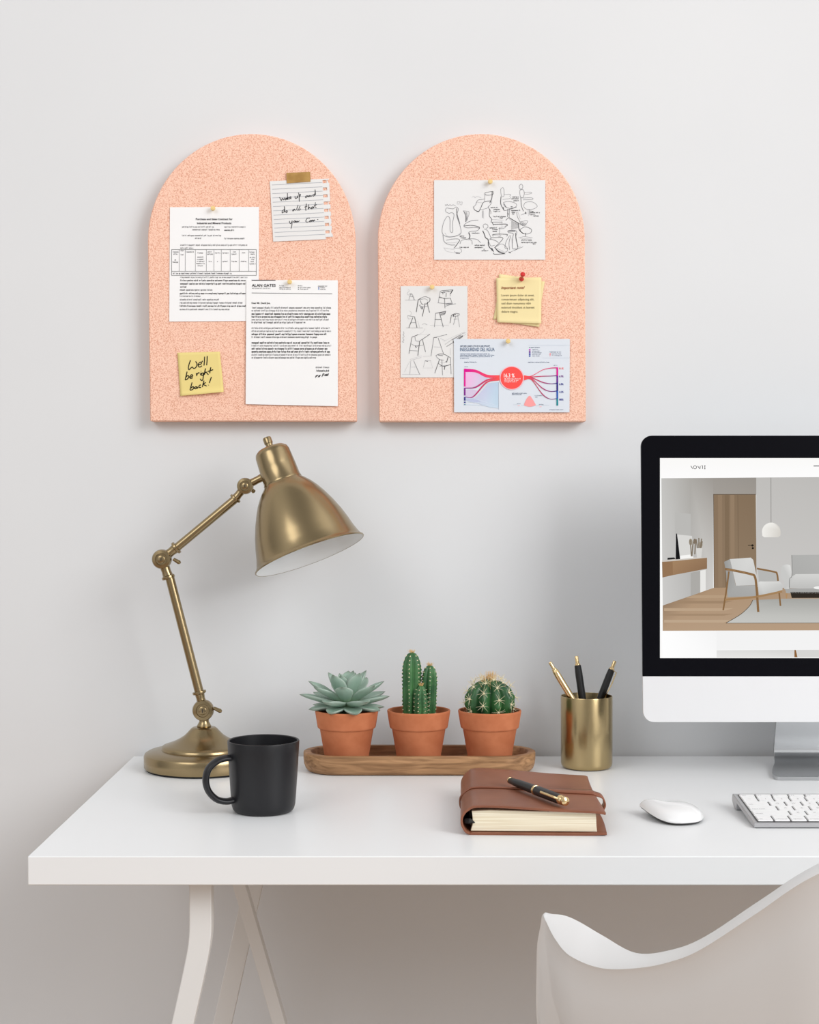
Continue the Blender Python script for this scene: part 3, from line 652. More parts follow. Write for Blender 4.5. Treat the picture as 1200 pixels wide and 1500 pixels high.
for y0, y1, c in ((334, 508, rgb(230, 20, 150)), (520, 595, rgb(130, 30, 140)), (610, 645, rgb(50, 50, 130)), (655, 669, rgb(50, 50, 130)), (681, 688, rgb(60, 130, 150))): p.rect(133, y0, 147, y1, c, 14)
for y0, y1, c in ((320, 402, rgb(228, 20, 150)), (402, 468, rgb(110, 36, 150)), (468, 552, rgb(50, 40, 130)), (552, 627, rgb(40, 90, 180)), (627, 694, rgb(30, 140, 150))): p.rect(1036, y0, 1051, y1, c, 14)
for k, c in enumerate((rgb(210, 60, 200), rgb(130, 40, 150), rgb(90, 50, 160), rgb(50, 60, 160), rgb(40, 90, 180))): p.rect(767, 141 + k * 16, 782, 153 + k * 16, c, 2)
p.disc(974, 190, 6, RED, 2, 14); p.disc(974, 206, 6, rgb(240, 170, 180), 2, 14)
for y, x0 in ((105, 760), (228, 900)): p.stroke([(x0, y), (1165, y)], 2, rgb(196, 206, 220), 2, False)
for x0, x1, y in ((612, 655, 685), (690, 722, 692), (832, 868, 695), (905, 965, 690)): p.stroke([(x0, y), (x1, y)], 2, rgb(200, 206, 216), 2, False)
p.disc(668, 694, 12, rgb(246, 206, 210), 2, 16, 5); p.disc(880, 703, 12, rgb(246, 206, 210), 2, 16, 5)
p.poly([(q.x, q.y) for q in spline([(774, 598), (800, 628), (826, 672), (832, 690), (808, 700), (776, 705), (742, 700), (720, 690), (728, 660), (748, 622)], 4, True)], rgb(250, 164, 164), 3)
p.build('flow_diagram', o, M['ink'])
p = Print(*R6)
p.disc(599, 424, 119, rgb(248, 190, 200), 16, 56, 116); p.disc(599, 424, 110, RED, 17, 56, 108)
WH = rgb(255, 250, 248)
p.text('16.3 %', 522, 418, 36, WH, 18, width=104, bold=.015)
for x0, x1, y in ((526, 690, 437), (526, 672, 452), (526, 650, 466)): p.words(x0, x1, y, 8, WH, 18, cw=8)
p.build('red_circle', o, M['ink'])

# stacked cream notes
C7 = lambda x, y: (710 + x * 100 / 1200, 390 + y * 100 / 1200)
spots = [('lowest cream note of the pinned stack, corners out left and right,', [(330, 170), (1058, 272), (1000, 860), (135, 948)], BF - .0008),
         ('middle cream note of the pinned stack, showing along its top,', [(255, 135), (1000, 240), (965, 1070), (215, 960)], BF - .0020)]
spots[0] = (spots[0][0], [(300, 165), (1060, 270), (985, 700), (150, 945)], BF - .0008)
for lab, c, d in spots:
    oo = thing('sticky_note', lab + ' on the right board', 'sticky note', P(*C7((c[2][0] + c[3][0]) / 2, c[2][1]), d), 'notes under the red pin')
    note_sheet(*c, C7, d, .0006, M['cream_note'], oo)
d9 = BF - .0034
o = thing('sticky_note', 'front cream note with a red heading under the red pin on the right board', 'sticky note', P(*C7(610, 990), d9), 'notes under the red pin')
note_sheet((205, 205), (1000, 195), (995, 1010), (222, 988), C7, d9, .0022, M['cream_note'], o)
p = Print((710, 390, 810, 490), (1200, 1200), plane(d9 - .0005))
p.text('Important note!', 292, 400, 46, rgb(140, 50, 25), width=415, bold=.012, shear=.35, ang=-.01)
p.build('red_heading', o, M['ink'])
p = Print((710, 390, 810, 490), (1200, 1200), plane(d9 - .0005))
for y, t, wd in ((528, 'Lorem ipsum dolor sit amet,', 578), (600, 'consectetuer adipiscing elit,', 574), (670, 'sed diam nonummy nibh', 515), (742, 'euismod tincidunt ut laoreet', 580), (815, 'dolore magna.', 290)):
    p.text(t, 298, y, 38, rgb(110, 100, 80), width=wd)
p.build('printed_text', o, M['ink'])

# pins
def small_pin(px, py, d, label):
    o = thing('push_pin', label, 'pin', P(px, py, d), 'cream pins on the boards')
    b = MB(); b.lathe(P(px, py, d + .0006), (0, -1, 0), [(.0, 0), (.0022, 0), (.0022, .004), (.0026, .005), (.0034, .006), (.0034, .008), (.0028, .0092), (0, .0095)], 24)
    b.build('head', M['pin'], o)
    b = MB(); b.cone(P(px, py, d + .0006), P(px, py, d + .0006) + Vector((0, .008, 0)), .0005, .0001, 8); b.build('needle', M['steel'], o)
small_pin(313, 306.5, d1, 'cream pin holding the contract at its top edge')
small_pin(425, 414, d2, 'cream pin holding the letter at its top edge')
small_pin(718, 267.5, d6, 'cream pin holding the landscape sheet of chair sketches')
small_pin(633, 421.5, d7, 'cream pin holding the portrait sheet of chair sketches')
small_pin(744, 500.5, d8, 'cream pin holding the pale blue chart')
o = thing('push_pin', 'red push pin through the stack of cream notes on the right board', 'pin', P(763, 409, d9))
a0 = P(763.5, 411, d9); ax = (P(766.5, 400, d9 - .016) - a0).normalized()
b = MB(); b.lathe(a0 + ax * .0025, ax, [(0, 0), (.0032, 0), (.0036, .0012), (.0034, .0026), (.0021, .0040), (.0019, .0085), (.0026, .0105), (.0036, .0118), (.0037, .0130), (.0030, .0142), (0, .0145)], 28)
b.build('head', M['red_pin'], o)
b = MB(); b.cone(a0 + ax * .003, a0 - ax * .002, .0005, .0002, 8); b.build('needle', M['steel'], o)

# ------------------------------------------------------------------ desk lamp
LD = 2.055; U = LD / F
LX = (299 - 600) * U
lamp = thing('desk_lamp', 'antique brass desk lamp with a jointed arm and white lined bell shade', 'lamp', (LX, LD, .75))
b = MB(); b.lathe((LX, LD, .75), (0, 0, 1), [(.0, 0), (.078, 0), (.0785, .003)], 80); b.build('base_pad', M['rubber'], lamp)
b = MB(); b.lathe((LX, LD, .75), (0, 0, 1), [(.0, .0028), (.0805, .0028), (.0812, .004), (.0815, .018), (.0800, .0215), (.0765, .0235), (.064, .0262), (.058, .0272), (.0575, .030), (.056, .0315), (.050, .0335), (.042, .0365), (.034, .0405), (.027, .0450), (.0215, .0505), (.0178, .0545), (.0155, .0562), (.012, .0566), (.0095, .0566)], 96)
b.lathe((LX, LD, .75), (0, 0, 1), [(.0095, .0566), (.0098, .0582), (.0085, .0605), (.0066, .064), (.0066, .070), (.008, .076)], 40)
b.build('base', M['brass'], lamp)
def joint(px, py, d, r, dirs, name='joint'):
    """ball-and-disc joint with a screw head facing the room; dirs: (end px, end py, neck radius, collar radius)"""
    c = P(px, py, d); jb = MB()
    jb.lathe(c, (0, -1, 0), [(0, -r * .78), (r * .55, -r * .76), (r * .86, -r * .5), (r, -r * .1), (r, r * .35), (r * .92, r * .55), (r * .62, r * .60), (r * .58, r * .52), (r * .40, r * .52), (r * .38, r * .66), (r * .30, r * .70), (0, r * .70)], 40)
    for ex, ey, nr, cr in dirs:
        e_ = P(ex, ey, d); a_ = (e_ - c); l_ = a_.length
        jb.lathe(c, a_, [(nr, 0), (nr * .95, r * .9), (nr * .9, l_ * .62), (nr, l_ * .82), (cr, l_ * .86), (cr * 1.02, l_ * .92), (cr, l_ * .98), (nr * .9, l_)], 32, cap1=True)
    jo = jb.build(name, M['brass'], lamp)
    sb = MB(); f0 = c + Vector((0, -r * .70, 0)); sb.box(f0, (r * .10, .0006, r * .36)); sb.build('screw_slot', M['dark_slot'], jo)
    return jo
def rod(p0, p1, d, r, name='arm'):
    rb = MB(); rb.tube([P(*p0, d), P(*p1, d)], r, 32); return rb.build(name, M['brass'], lamp)
def wing(p0, p1, d, parent):
    wb = MB(); a_ = P(*p0, d); b_ = P(*p1, d)
    wb.tube([a_, a_.lerp(b_, .4), a_.lerp(b_, .8), b_], 1, 16, flat=None) if False else wb.tube([a_, a_.lerp(b_, .45), a_.lerp(b_, .8), b_], [.0022, .0026, .0030, .0014], 16)
    wb.build('wing_screw', M['brass'], parent)
LA = LD - .002
j1 = joint(298, 1040, LA, .0145, [(291.5, 1012, .0065, .0092)]); wing((313, 1037), (325, 1042.5), LA - .004, j1)
rod((291.8, 1013), (248.5, 845), LA, .0062)
j2 = joint(237.5, 819, LA, .0133, [(247.5, 848, .0070, .0088), (260, 801, .0066, .0088)]); wing((254, 819), (264.5, 825), LA - .003, j2)
rod((258.5, 802.5), (346.5, 729.5), LA, .0058)
j3 = joint(359.5, 712, LA, .0112, [(343.5, 732, .0058, .0080), (389, 697, .0056, .0060)]); wing((368, 716), (373, 721.5), LA + .004, j3)
# shade
SD = 2.045
A0 = P(414.5, 706, SD)                                   # centre of the collar seam
ax2 = Vector((.355, -.17, -.925)).normalized(); k = SD / F
sb = MB()
bell = [(27.5, -3), (28.5, 0), (29.5, 1.5), (33, 5), (40, 13), (47, 23), (53, 34), (60.5, 50), (67, 67), (71.5, 82), (75, 96), (79, 108), (81.5, 112.5), (83.5, 113.8), (84, 115), (83.2, 116), (82, 115.8)]
sb.lathe(A0, ax2, [(r * k, t * k) for r, t in bell], 96)
shade = sb.build('lamp_shade', M['brass'], lamp, sharp=45)
sb = MB(); sb.lathe(A0, ax2, [((r - 1.3) * k, (t + .3) * k) for r, t in bell[2:13]] + [(82.3 * k, 115.7 * k)], 96)
sb.lathe(A0, ax2, [(0, 3 * k), (28 * k, 3 * k)], 96)
sb.build('shade_lining', M['enamel'], shade, sharp=45)
sb = MB(); sb.lathe(A0, ax2, [(0, -55.5 * k), (12 * k, -55.5 * k), (20 * k, -53.5 * k), (24.3 * k, -50 * k), (26 * k, -45 * k), (27.2 * k, -25 * k), (28 * k, -3 * k), (29 * k, -1.5 * k), (29 * k, .6 * k)], 72)
sb.build('shade_cap', M['brass'], shade)
sb = MB(); sb.lathe(A0, ax2, [(0, -71 * k), (5.6 * k, -71 * k), (6.4 * k, -69.5 * k), (6.4 * k, -61.5 * k), (5.4 * k, -61 * k), (5.4 * k, -55 * k)], 32)
sb.build('switch_knob', M['brass'], shade)
sb = MB(); sb.lathe(A0, ax2, [(0, 22 * k), (8 * k, 22 * k), (15 * k, 30 * k), (21 * k, 46 * k), (20 * k, 60 * k), (12 * k, 70 * k), (0, 73 * k)], 32)
sb.build('light_bulb', M['enamel'], shade)

# ------------------------------------------------------------------ mug
MD = 1.777; MX = (386 - 600) / F * MD
mug = thing('mug', 'matte black ceramic mug with its handle to the left, in front of the lamp', 'mug', (MX, MD, .75))
b = MB()
b.lathe((MX, MD, .75), (0, 0, 1), [(0, .0012), (.031, .0012), (.0318, .0002), (.0338, .0008), (.0362, .0036), (.0376, .0085), (.0386, .020), (.0402, .045), (.0418, .070), (.0425, .0826), (.0422, .0838), (.0410, .0842), (.0400, .0832), (.0394, .070), (.0376, .030), (.0366, .012), (.030, .007), (0, .006)], 96)
b.build('cup', M['mug'], mug)
hb = MB(); hp = []
hd = Vector((-math.cos(.42), -math.sin(.42), 0))
for r_, z_ in spline([(.0375, .0648), (.047, .0655), (.058, .0625), (.0675, .054), (.0705, .041), (.067, .0285), (.0575, .0185), (.046, .0150), (.0365, .0160)], 6): hp.append(Vector((MX, MD, .75 + z_)) + hd * r_)
hb.tube(hp, 1, 24, flat=(.0068, .0038), side=hd.cross(Vector((0, 0, 1))))
hb.build('handle', M['mug'], mug, sharp=0)

# ------------------------------------------------------------------ tray with three pots
TD = 2.043; TX = .0135
tray = thing('wooden_tray', 'long oval walnut tray carrying three terracotta pots', 'tray', (TX, TD, .75))
def stadium(hx_, hy_, z, n=28):
    pts = []
    for k_ in range(n + 1):
        a = -PI / 2 + PI * k_ / n; pts.append(Vector((TX + hx_ - hy_ + hy_ * math.cos(a), TD + hy_ * math.sin(a), z)))
    for k_ in range(n + 1):
        a = PI / 2 + PI * k_ / n; pts.append(Vector((TX - hx_ + hy_ + hy_ * math.cos(a), TD + hy_ * math.sin(a), z)))
    return pts
b = MB(); rws = []
for hx_, hy_, z in ((.02, .005, .7502), (.1475, .0400, .7502), (.1515, .0440, .7510), (.1548, .0473, .7545), (.1568, .0492, .760), (.1576, .0500, .767), (.1577, .0500, .7742), (.1573, .0496, .7757), (.1563, .0486, .7763), (.1490, .0413, .7763), (.1478, .0401, .7754), (.1455, .0378, .765), (.141, .033, .7585), (.133, .027, .757), (.02, .005, .757)):
    rws.append(stadium(hx_, hy_, z))
b.grid(rws, closed=True); n = len(rws[0]); b.f.append(tuple(reversed(range(n)))); b.f.append(tuple(len(b.v) - n + i for i in range(n))); b.m += [0, 0]
b.build('body', M['wood'], tray, sharp=50)
PD = 2.043; k = PD / F; PZ = .7571
def pot_parts(root, c):
    b = MB()
    b.lathe(c, (0, 0, 1), [(0, 0), (.0272, 0), (.0282, .001), (.0366, .0495), (.0372, .0503), (.0385, .0505), (.0393, .0512), (.0398, .053), (.0428, .0715), (.0430, .0735), (.0424, .0746), (.0412, .0748), (.0402, .0738), (.0385, .060), (.037, .058), (.0335, .040), (.030, .01), (0, .008)], 72)
    b.build('pot', M['terracotta'], root)
    b = MB(); rw = []
    for i, r in enumerate((.0005, .008, .016, .024, .031, .0372)):
        rw.append([Vector(c) + Vector((r * math.cos(2 * PI * q / 40), r * math.sin(2 * PI * q / 40), .0600 - .003 * (r / .0372) ** 2 + random.uniform(-.0007, .0007))) for q in range(40)])
    b.grid(rw, closed=True); b.build('soil', M['soil'], root, sharp=0)

# succulent
c = Vector(((508 - 600) * k, PD, PZ))
suc = thing('potted_succulent', 'grey green rosette succulent in a terracotta pot, left on the tray', 'potted plant', c)
pot_parts(suc, c)
def leaf(mb, base, az, elev, length, width, thick, curl=.25, twist=0):
    h = Vector((math.cos(az), math.sin(az), 0)); up = Vector((0, 0, 1)); side = Vector((-math.sin(az), math.cos(az), 0))
    rows_ = []; cols = []; n, m = 14, 12
    for i in range(n + 1):
        t = i / n
        el = elev + curl * t
        # integrate a gently rising midrib
        pos = base + h * (length * t * math.cos(elev + curl * t / 2)) + up * (length * t * math.sin(elev + curl * t / 2))
        dirv = h * math.cos(el) + up * math.sin(el); nrm = -h * math.sin(el) + up * math.cos(el)
        ww = width * (.42 + .75 * t - .17 * t * t) * (1 - max(0, (t - .55) / .45) ** 1.9) if t < 1 else 0
        tt = thick * (1 - .55 * t) * (1 - max(0, (t - .75) / .25) ** 2)
        r = []
        for q in range(m):
            a = 2 * PI * q / m
            x_ = math.cos(a) * ww / 2; y_ = math.sin(a) * tt / 2
            y_ += (abs(math.cos(a)) ** 2) * ww * .16               # cupped upper face
            r.append(pos + side * x_ + nrm * y_)
            edge = abs(math.cos(a)) ** 6
            tip = max(0, (t - .86) / .14)
            g = Vector((.33, .46, .375)).lerp(Vector((.36, .52, .26)), max(0, .40 - t) * 1.8)
            g = g.lerp(Vector((.50, .56, .50)), .55 * edge * (t > .2)); g = g.lerp(Vector((.16, .17, .13)), tip * .75)
            cols.append((g.x, g.y, g.z, 1))
        rows_.append(r)
    nb = len(mb.v); mb.grid(rows_, closed=True)
    mb.c[nb:] = cols
lb = MB(); ctr = c + Vector((0, 0, .077))
for ring, (cnt, el, ln, wd, th, cu, off, dz) in enumerate(((8, -.06, .049, .031, .008, .10, .28, .001), (7, .12, .060, .032, .008, .16, .66, .005), (7, .42, .057, .031, .0075, .16, .15, .008), (5, .92, .047, .031, .007, .12, .32, .010), (4, 1.24, .038, .026, .006, .08, .95, .012), (3, 1.42, .030, .016, .005, .05, .1, .013))):
    for q in range(cnt):
        az = off + 2 * PI * q / cnt + random.uniform(-.07, .07)
        leaf(lb, ctr + Vector((math.cos(az) * .004, math.sin(az) * .004, dz)), az, el + random.uniform(-.05, .05), ln * random.uniform(.94, 1.05), wd, th, cu)
lb.build('rosette', M['leaf'], suc, sharp=0, colored=True)
b = MB(); b.lathe(c, (0, 0, 1), [(.010, .056), (.009, .078), (.006, .086), (0, .088)], 20); b.build('stem', M['cactus'], suc)

# column cactus
def ribbed(mb, base, h_, R_, ribs, ph, top=.35, lean=(0, 0)):
    n, m = 40, ribs * 10; rw = []
    for i in range(n + 1):
        t = i / n; z = h_ * (1 - (1 - t) ** 1.6) if t > .8 else h_ * t * (1 - .2 ** 1.6) / .8
        z = h_ * t
        prof = (.80 + .2 * min(1, t / .3)) * (1 if t < 1 - top else math.sqrt(max(0, 1 - (max(0, t - 1 + top) / top) ** 2.3)))
        r = []
        for q in range(m):
            a = 2 * PI * q / m + ph
            rr = R_ * prof * (1 + .27 * (abs(math.cos((a - ph) * ribs / 2)) ** .9 * 1.5 - 1.0))
            bump_ = 1 + .10 * max(0, math.cos((a - ph) * ribs)) * math.sin(z / .0052 * 2 * PI)
            r.append(base + Vector((lean[0] * t + rr * bump_ * math.cos(a), lean[1] * t + rr * bump_ * math.sin(a), z)))
        rw.append(r)
    mb.grid(rw, closed=True)
def areoles(mb, base, h_, R_, ribs, ph, top, lean, step, ln):
    nz = int(h_ / step)
    for rb in range(ribs):
        a = ph + 2 * PI * rb / ribs
        for i in range(1, nz + 1):
            t = (i - .4) * step / h_
            if t > .985: continue
            prof = (.80 + .2 * min(1, t / .3)) * (1 if t < 1 - top else math.sqrt(max(0, 1 - (max(0, t - 1 + top) / top) ** 2.3)))
            q = base + Vector((lean[0] * t + R_ * 1.13 * prof * math.cos(a), lean[1] * t + R_ * 1.13 * prof * math.sin(a), t * h_))
            mb.sphere(q, .00075, 0, 8, 6)
            for s_ in range(3):
                dv = Vector((math.cos(a) + random.uniform(-.8, .8), math.sin(a) + random.uniform(-.8, .8), random.uniform(-.4, .8))).normalized()
                mb.cone(q, q + dv * ln, .00022, .00008, 4)
def crown(mb, tip, r, cnt, ln, spread=.8):
    for s_ in range(cnt):
        a = random.uniform(0, 2 * PI); rr = r * random.random()
        q = tip + Vector((rr * math.cos(a), rr * math.sin(a), -.001)); dv = Vector((spread * math.cos(a) * random.random(), spread * math.sin(a) * random.random(), 1)).normalized()
        mb.cone(q, q + dv * ln * random.uniform(.6, 1), .0003, .0001, 4)
c = Vector(((613.5 - 600) * k, PD, PZ))
cac = thing('potted_cactus', 'three stemmed columnar cactus in a terracotta pot, middle of the tray', 'potted plant', c)
pot_parts(cac, c)
for px, dy, ytop, rpx, ph, ln_ in ((603.5, .002, 955, 12.6, .25, 0), (630, .006, 974, 10.8, .6, .003), (617, -.012, 1003.5, 8.6, .1, 0)):
    R_ = rpx * k; base = Vector(((px - 600) * k - ln_, PD + dy, PZ + .055)); zt = EYE - (ytop - HOR) / F * (PD + dy)
    h_ = zt - base.z; lean = (ln_, 0)
    sb = MB(); ribbed(sb, base, h_, R_, 6, ph, .30 if rpx > 9 else .5, lean)
    so = sb.build('stem', M['cactus'], cac, sharp=0)
    ab = MB(); areoles(ab, base, h_, R_, 6, ph, .30 if rpx > 9 else .5, lean, .0056, .0022)
    ao = ab.build('spines', M['spine'], so, merge=False); ao['kind'] = 'stuff'
    ab = MB(); crown(ab, base + Vector((lean[0], lean[1], h_)), R_ * .35, 34, .0055, 1.1)
    ao = ab.build('crown_spines', M['tan_spine'], so, merge=False); ao['kind'] = 'stuff'
pebs = [(589, -.015, .0042, 'white pebble on the soil left of the tall cactus stem'), (635, -.022, .0036, 'white pebble on the soil at the front right of the columnar cactus'), (645, -.006, .0034, 'white pebble on the soil near the right rim of the middle pot'), (580, -.004, .0026, 'small white pebble on the soil near the left rim of the middle pot')]
for px, dy, r, lab in pebs:
    b = MB(); q = Vector(((px - 600) * k, PD + dy, PZ + .0592 + r * .6)); b.sphere(q, r, 0, 18, 12, (1.15, .9, .85))
    for i, v in enumerate(b.v): b.v[i] = v + Vector((random.uniform(-1, 1), random.uniform(-1, 1), random.uniform(-1, 1))) * r * .05
    tag(b.build('pebble', M['pebble'], sharp=0), lab, 'pebble', 'pebbles in the middle pot')

# ball cactus
c = Vector(((717.5 - 600) * k, PD, PZ))
bal = thing('potted_cactus', 'round barrel cactus with pale spines in a terracotta pot, right on the tray', 'potted plant', c)
pot_parts(bal, c)
BC = c + Vector((0, -.002, .087)); BR = .0300; NR = 10
def ball_r(th, a):
    rr = abs(math.cos(a * NR / 2)); return BR * (1 + (.40 * rr - .26) * min(1, math.sin(th) * 1.6 + .1) + .022 * max(0, math.cos(a * NR)) * math.sin(th * 15))
rw = []
for i in range(57):
    th = PI * .86 * i / 56 + .02
    rw.append([BC + Vector((math.sin(th) * math.cos(2 * PI * q / 156) * ball_r(th, 2 * PI * q / 156), math.sin(th) * math.sin(2 * PI * q / 156) * ball_r(th, 2 * PI * q / 156), math.cos(th) * BR * .98)) for q in range(156)])
b = MB(); b.grid(rw, closed=True); b.f.append(tuple(range(156))); b.m.append(0)
so = b.build('body', M['ball'], bal, sharp=0)
ab = MB(); tb = MB()
for rb in range(NR):
    a = 2 * PI * rb / NR
    for i, th in enumerate((.45, .92, 1.42, 1.92)):
        th += .22 * (rb % 2)
        nrm = Vector((math.sin(th) * math.cos(a), math.sin(th) * math.sin(a), math.cos(th)))
        q = BC + Vector((nrm.x, nrm.y, nrm.z * .98)) * (ball_r(th, a) + .0002)
        u_ = nrm.orthogonal().normalized(); v_ = nrm.cross(u_)
        ab.sphere(q, .0013, 0, 10, 6)
        for s_ in range(8):
            an = 2 * PI * s_ / 8 + random.uniform(-.3, .3)
            dv = (nrm * random.uniform(.3, .6) + u_ * math.cos(an) + v_ * math.sin(an)).normalized()
            mid = q + dv * .006; e_ = mid + (dv + nrm * -.35).normalized() * random.uniform(.002, .005)
            ab.tube([q, mid, e_], [.00028, .0002, .00008], 4)
        for s_ in range(2): ab.cone(q, q + (nrm + u_ * random.uniform(-.3, .3) + v_ * random.uniform(-.3, .3)).normalized() * .009, .0003, .0001, 4)
for s_ in range(150):
    th = abs(random.gauss(0, .34)); a = random.uniform(0, 2 * PI)
    nrm = Vector((math.sin(th) * math.cos(a), math.sin(th) * math.sin(a), math.cos(th)))
    q = BC + nrm * BR * .96; dv = (nrm + Vector((random.uniform(-.4, .4), random.uniform(-.4, .4), .3))).normalized()
    tb.cone(q, q + dv * random.uniform(.006, .013), .0003, .0001, 4)
o_ = ab.build('spines', M['spine'], so, merge=False); o_['kind'] = 'stuff'
o_ = tb.build('crown_spines', M['tan_spine'], so, merge=False); o_['kind'] = 'stuff'

# ------------------------------------------------------------------ pen cup and pens
CD = 2.062; CX = (859.5 - 600) / F * CD
cup = thing('pen_cup', 'brushed gold metal pen cup standing right of the wooden tray', 'pen cup', (CX, CD, .75))
b = MB(); b.lathe((CX, CD, .75), (0, 0, 1), [(0, .0008), (.0300, .0008), (.0325, .0012), (.0345, .0036), (.0352, .007), (.0354, .0975), (.0351, .0983), (.0345, .0983), (.0342, .0975), (.0340, .008), (.031, .004), (0, .0035)], 96)
b.build('cup', M['brass2'], cup)
def click_pen(name, label, top, bot, d0, d1_, body, tipcol, clip=None, r=.0048, plunger=True, taper=True):
    a_ = P(*top, d0); b_ = P(*bot, d1_); ax_ = (b_ - a_).normalized(); ln = (b_ - a_).length
    o = thing(name, label, 'pen', b_, 'pens in the gold cup')
    mb = MB()
    mb.lathe(a_, ax_, [(0, .0125), (r * .72, .0125), (r * .88, .0135), (r * .97, .022), (r, .05), (r, ln - .035), (r * .8, ln - .015), (r * .6, ln - .012)], 28)
    mb.build('barrel', M[body], o)
    mb = MB(); mb.lathe(a_, ax_, [(0, 0), (r * .42, 0), (r * .5, .0008), (r * .5, .010), (r * .72, .0112), (r * .74, .0126)], 24); mb.build('plunger', M['gold'], o)
    mb = MB(); mb.lathe(a_, ax_, [(r * .6, ln - .013), (r * .3, ln - .003), (r * .12, ln), (0, ln)], 20); mb.build('tip', M[tipcol], o)
    if clip:
        s_ = Vector(clip).normalized(); s_ = (s_ - ax_ * s_.dot(ax_)).normalized(); w_ = ax_.cross(s_)
        mb = MB(); q = [a_ + ax_ * .0135 + s_ * r * .8, a_ + ax_ * .014 + s_ * r * 1.6, a_ + ax_ * .030 + s_ * r * 1.6, a_ + ax_ * .052 + s_ * r * 1.1]
        mb.tube(q, 1, 12, flat=(.0018, .0006), side=w_); mb.build('clip', M['gold'], o)
click_pen('ballpoint_pen', 'all gold pen leaning left in the gold cup', (805.5, 970), (884, 1098), 2.050, 2.046, 'gold', 'gold', None, r=.0046)
click_pen('ballpoint_pen', 'black pen with a gold button standing upright in the gold cup', (844.5, 961), (866, 1114), 2.075, 2.062, 'black_pen', 'gold', None, r=.0052)
click_pen('ballpoint_pen', 'black pen with a gold clip leaning right in the gold cup', (901, 968), (847.5, 1106), 2.075, 2.082, 'black_pen', 'gold', (1, -.55, 0), r=.0050)

# ------------------------------------------------------------------ notebook
NF, NB = 1.648, 1.862
NL, NRt = .0625, .2160                            # spine side and fore edge
rotN = -.035
nc = Vector(((NL + NRt) / 2, (NF + NB) / 2, 0))
def nrot(v):
    q = v - nc; ca, sa = math.cos(rotN), math.sin(rotN)
    return nc + Vector((q.x * ca - q.y * sa, q.x * sa + q.y * ca, v.z))
book = thing('notebook', 'brown leather wrap notebook with a strap and cream pages, lying on the desk', 'notebook', (nc.x, nc.y, .75))
TOP = .7775
def cover_path(t, off=0.0):
    """section around the book at depth fraction t (0 front .. 1 back): fore edge bottom -> spine -> fore edge top"""
    wob = .0012 * math.sin(t * 7 + 1) + .0022 * t
    pts = [(NRt + .004 + .002 * math.sin(t * 5), .7512 - off + .0012), (NRt - .03, .7512 - off), (NL + .02, .7512 - off), (NL + .006, .7520 - off), (NL + .0008 - off, .757), (NL - .0015 - off, .764), (NL - off, .7715), (NL + .0055, .7770 + off + wob * .5), (NL + .016, TOP + .0026 + off + wob), (NL + .05, TOP + .0022 + off + wob * .8),
           (NL + .10, TOP - .0002 + off + wob * .3), (NRt - .02, TOP - .0012 + off), (NRt - .004, TOP - .0020 + off), (NRt + .001 + .002 * math.sin(t * 4 + 2), TOP - .0034 + off)]
    return [Vector((x, 0, z)) for x, z in pts]
b = MB(); rws = []
for i in range(25):
    t = i / 24; y = NF + (NB - NF) * t
    rws.append([nrot(Vector((q.x, y, q.z))) for q in spline(cover_path(t), 5)])
b.grid(rws)
cv = b.build('cover', M['leather'], book, sharp=0)
md = cv.modifiers.new('thick', 'SOLIDIFY'); md.thickness = .0024; md.offset = 0
md = cv.modifiers.new('bev', 'BEVEL'); md.width = .0007; md.segments = 2; md.limit_method = 'ANGLE'; md.angle_limit = .9
b = MB(); rws = []
for x_ in (NL + .0075, NRt - .0065):
    pass
sec = [(NL + .0085, .7532), (NRt - .0060, .7532), (NRt - .0068, .760), (NRt - .0070, .768), (NRt - .0075, .7738), (NRt - .03, .7752), (NL + .08, .7755), (NL + .03, .7764), (NL + .0095, .7752), (NL + .0105, .768), (NL + .0105, .760)]
f = [nrot(Vector((x, NF + .006, z))) for x, z in sec]; g = [nrot(Vector((x, NB - .006, z))) for x, z in sec]
b.prism(f, g); b.build('pages', M['pages'], book, bevel=.0006, seg=2)
b = MB(); f = nrot(Vector((NL + .0065, NF + .0045, .7635))); b.tube([f + Vector((-.003, .004, 0)), f + Vector((.001, 0, .001)), f + Vector((.0065, .001, -.001))], [.003, .0032, .0006], 12)
b.build('page_ribbon', M['rubber'], book)
st = MB(); rows_ = []
SY = 1.752
pth = spline(cover_path(.5, .0022)[2:], 6)
pth += spline([(pth[-1]), Vector((NRt + .008, 0, TOP - .0045)), Vector((NRt + .0110, 0, TOP - .013)), Vector((NRt + .007, 0, .757))], 6)[1:]
for i, q in enumerate(pth):
    u_ = i / (len(pth) - 1); hw = .0024 + .0085 * max(0, min(1, (q.x - NL - .090) / .030)) * (1 if u_ > .4 else 0)
    yo = SY - .006 * max(0, (q.x - NL) / .15) * 0 + (.0 if u_ < .4 else -.004 * (u_ - .4))
    rows_.append([nrot(Vector((q.x, yo - hw, q.z))), nrot(Vector((q.x, yo, q.z + .0006))), nrot(Vector((q.x, yo + hw, q.z)))])
st.grid(rows_); so = st.build('strap', M['leather'], book, sharp=0)
md = so.modifiers.new('thick', 'SOLIDIFY'); md.thickness = .0018; md.offset = 0

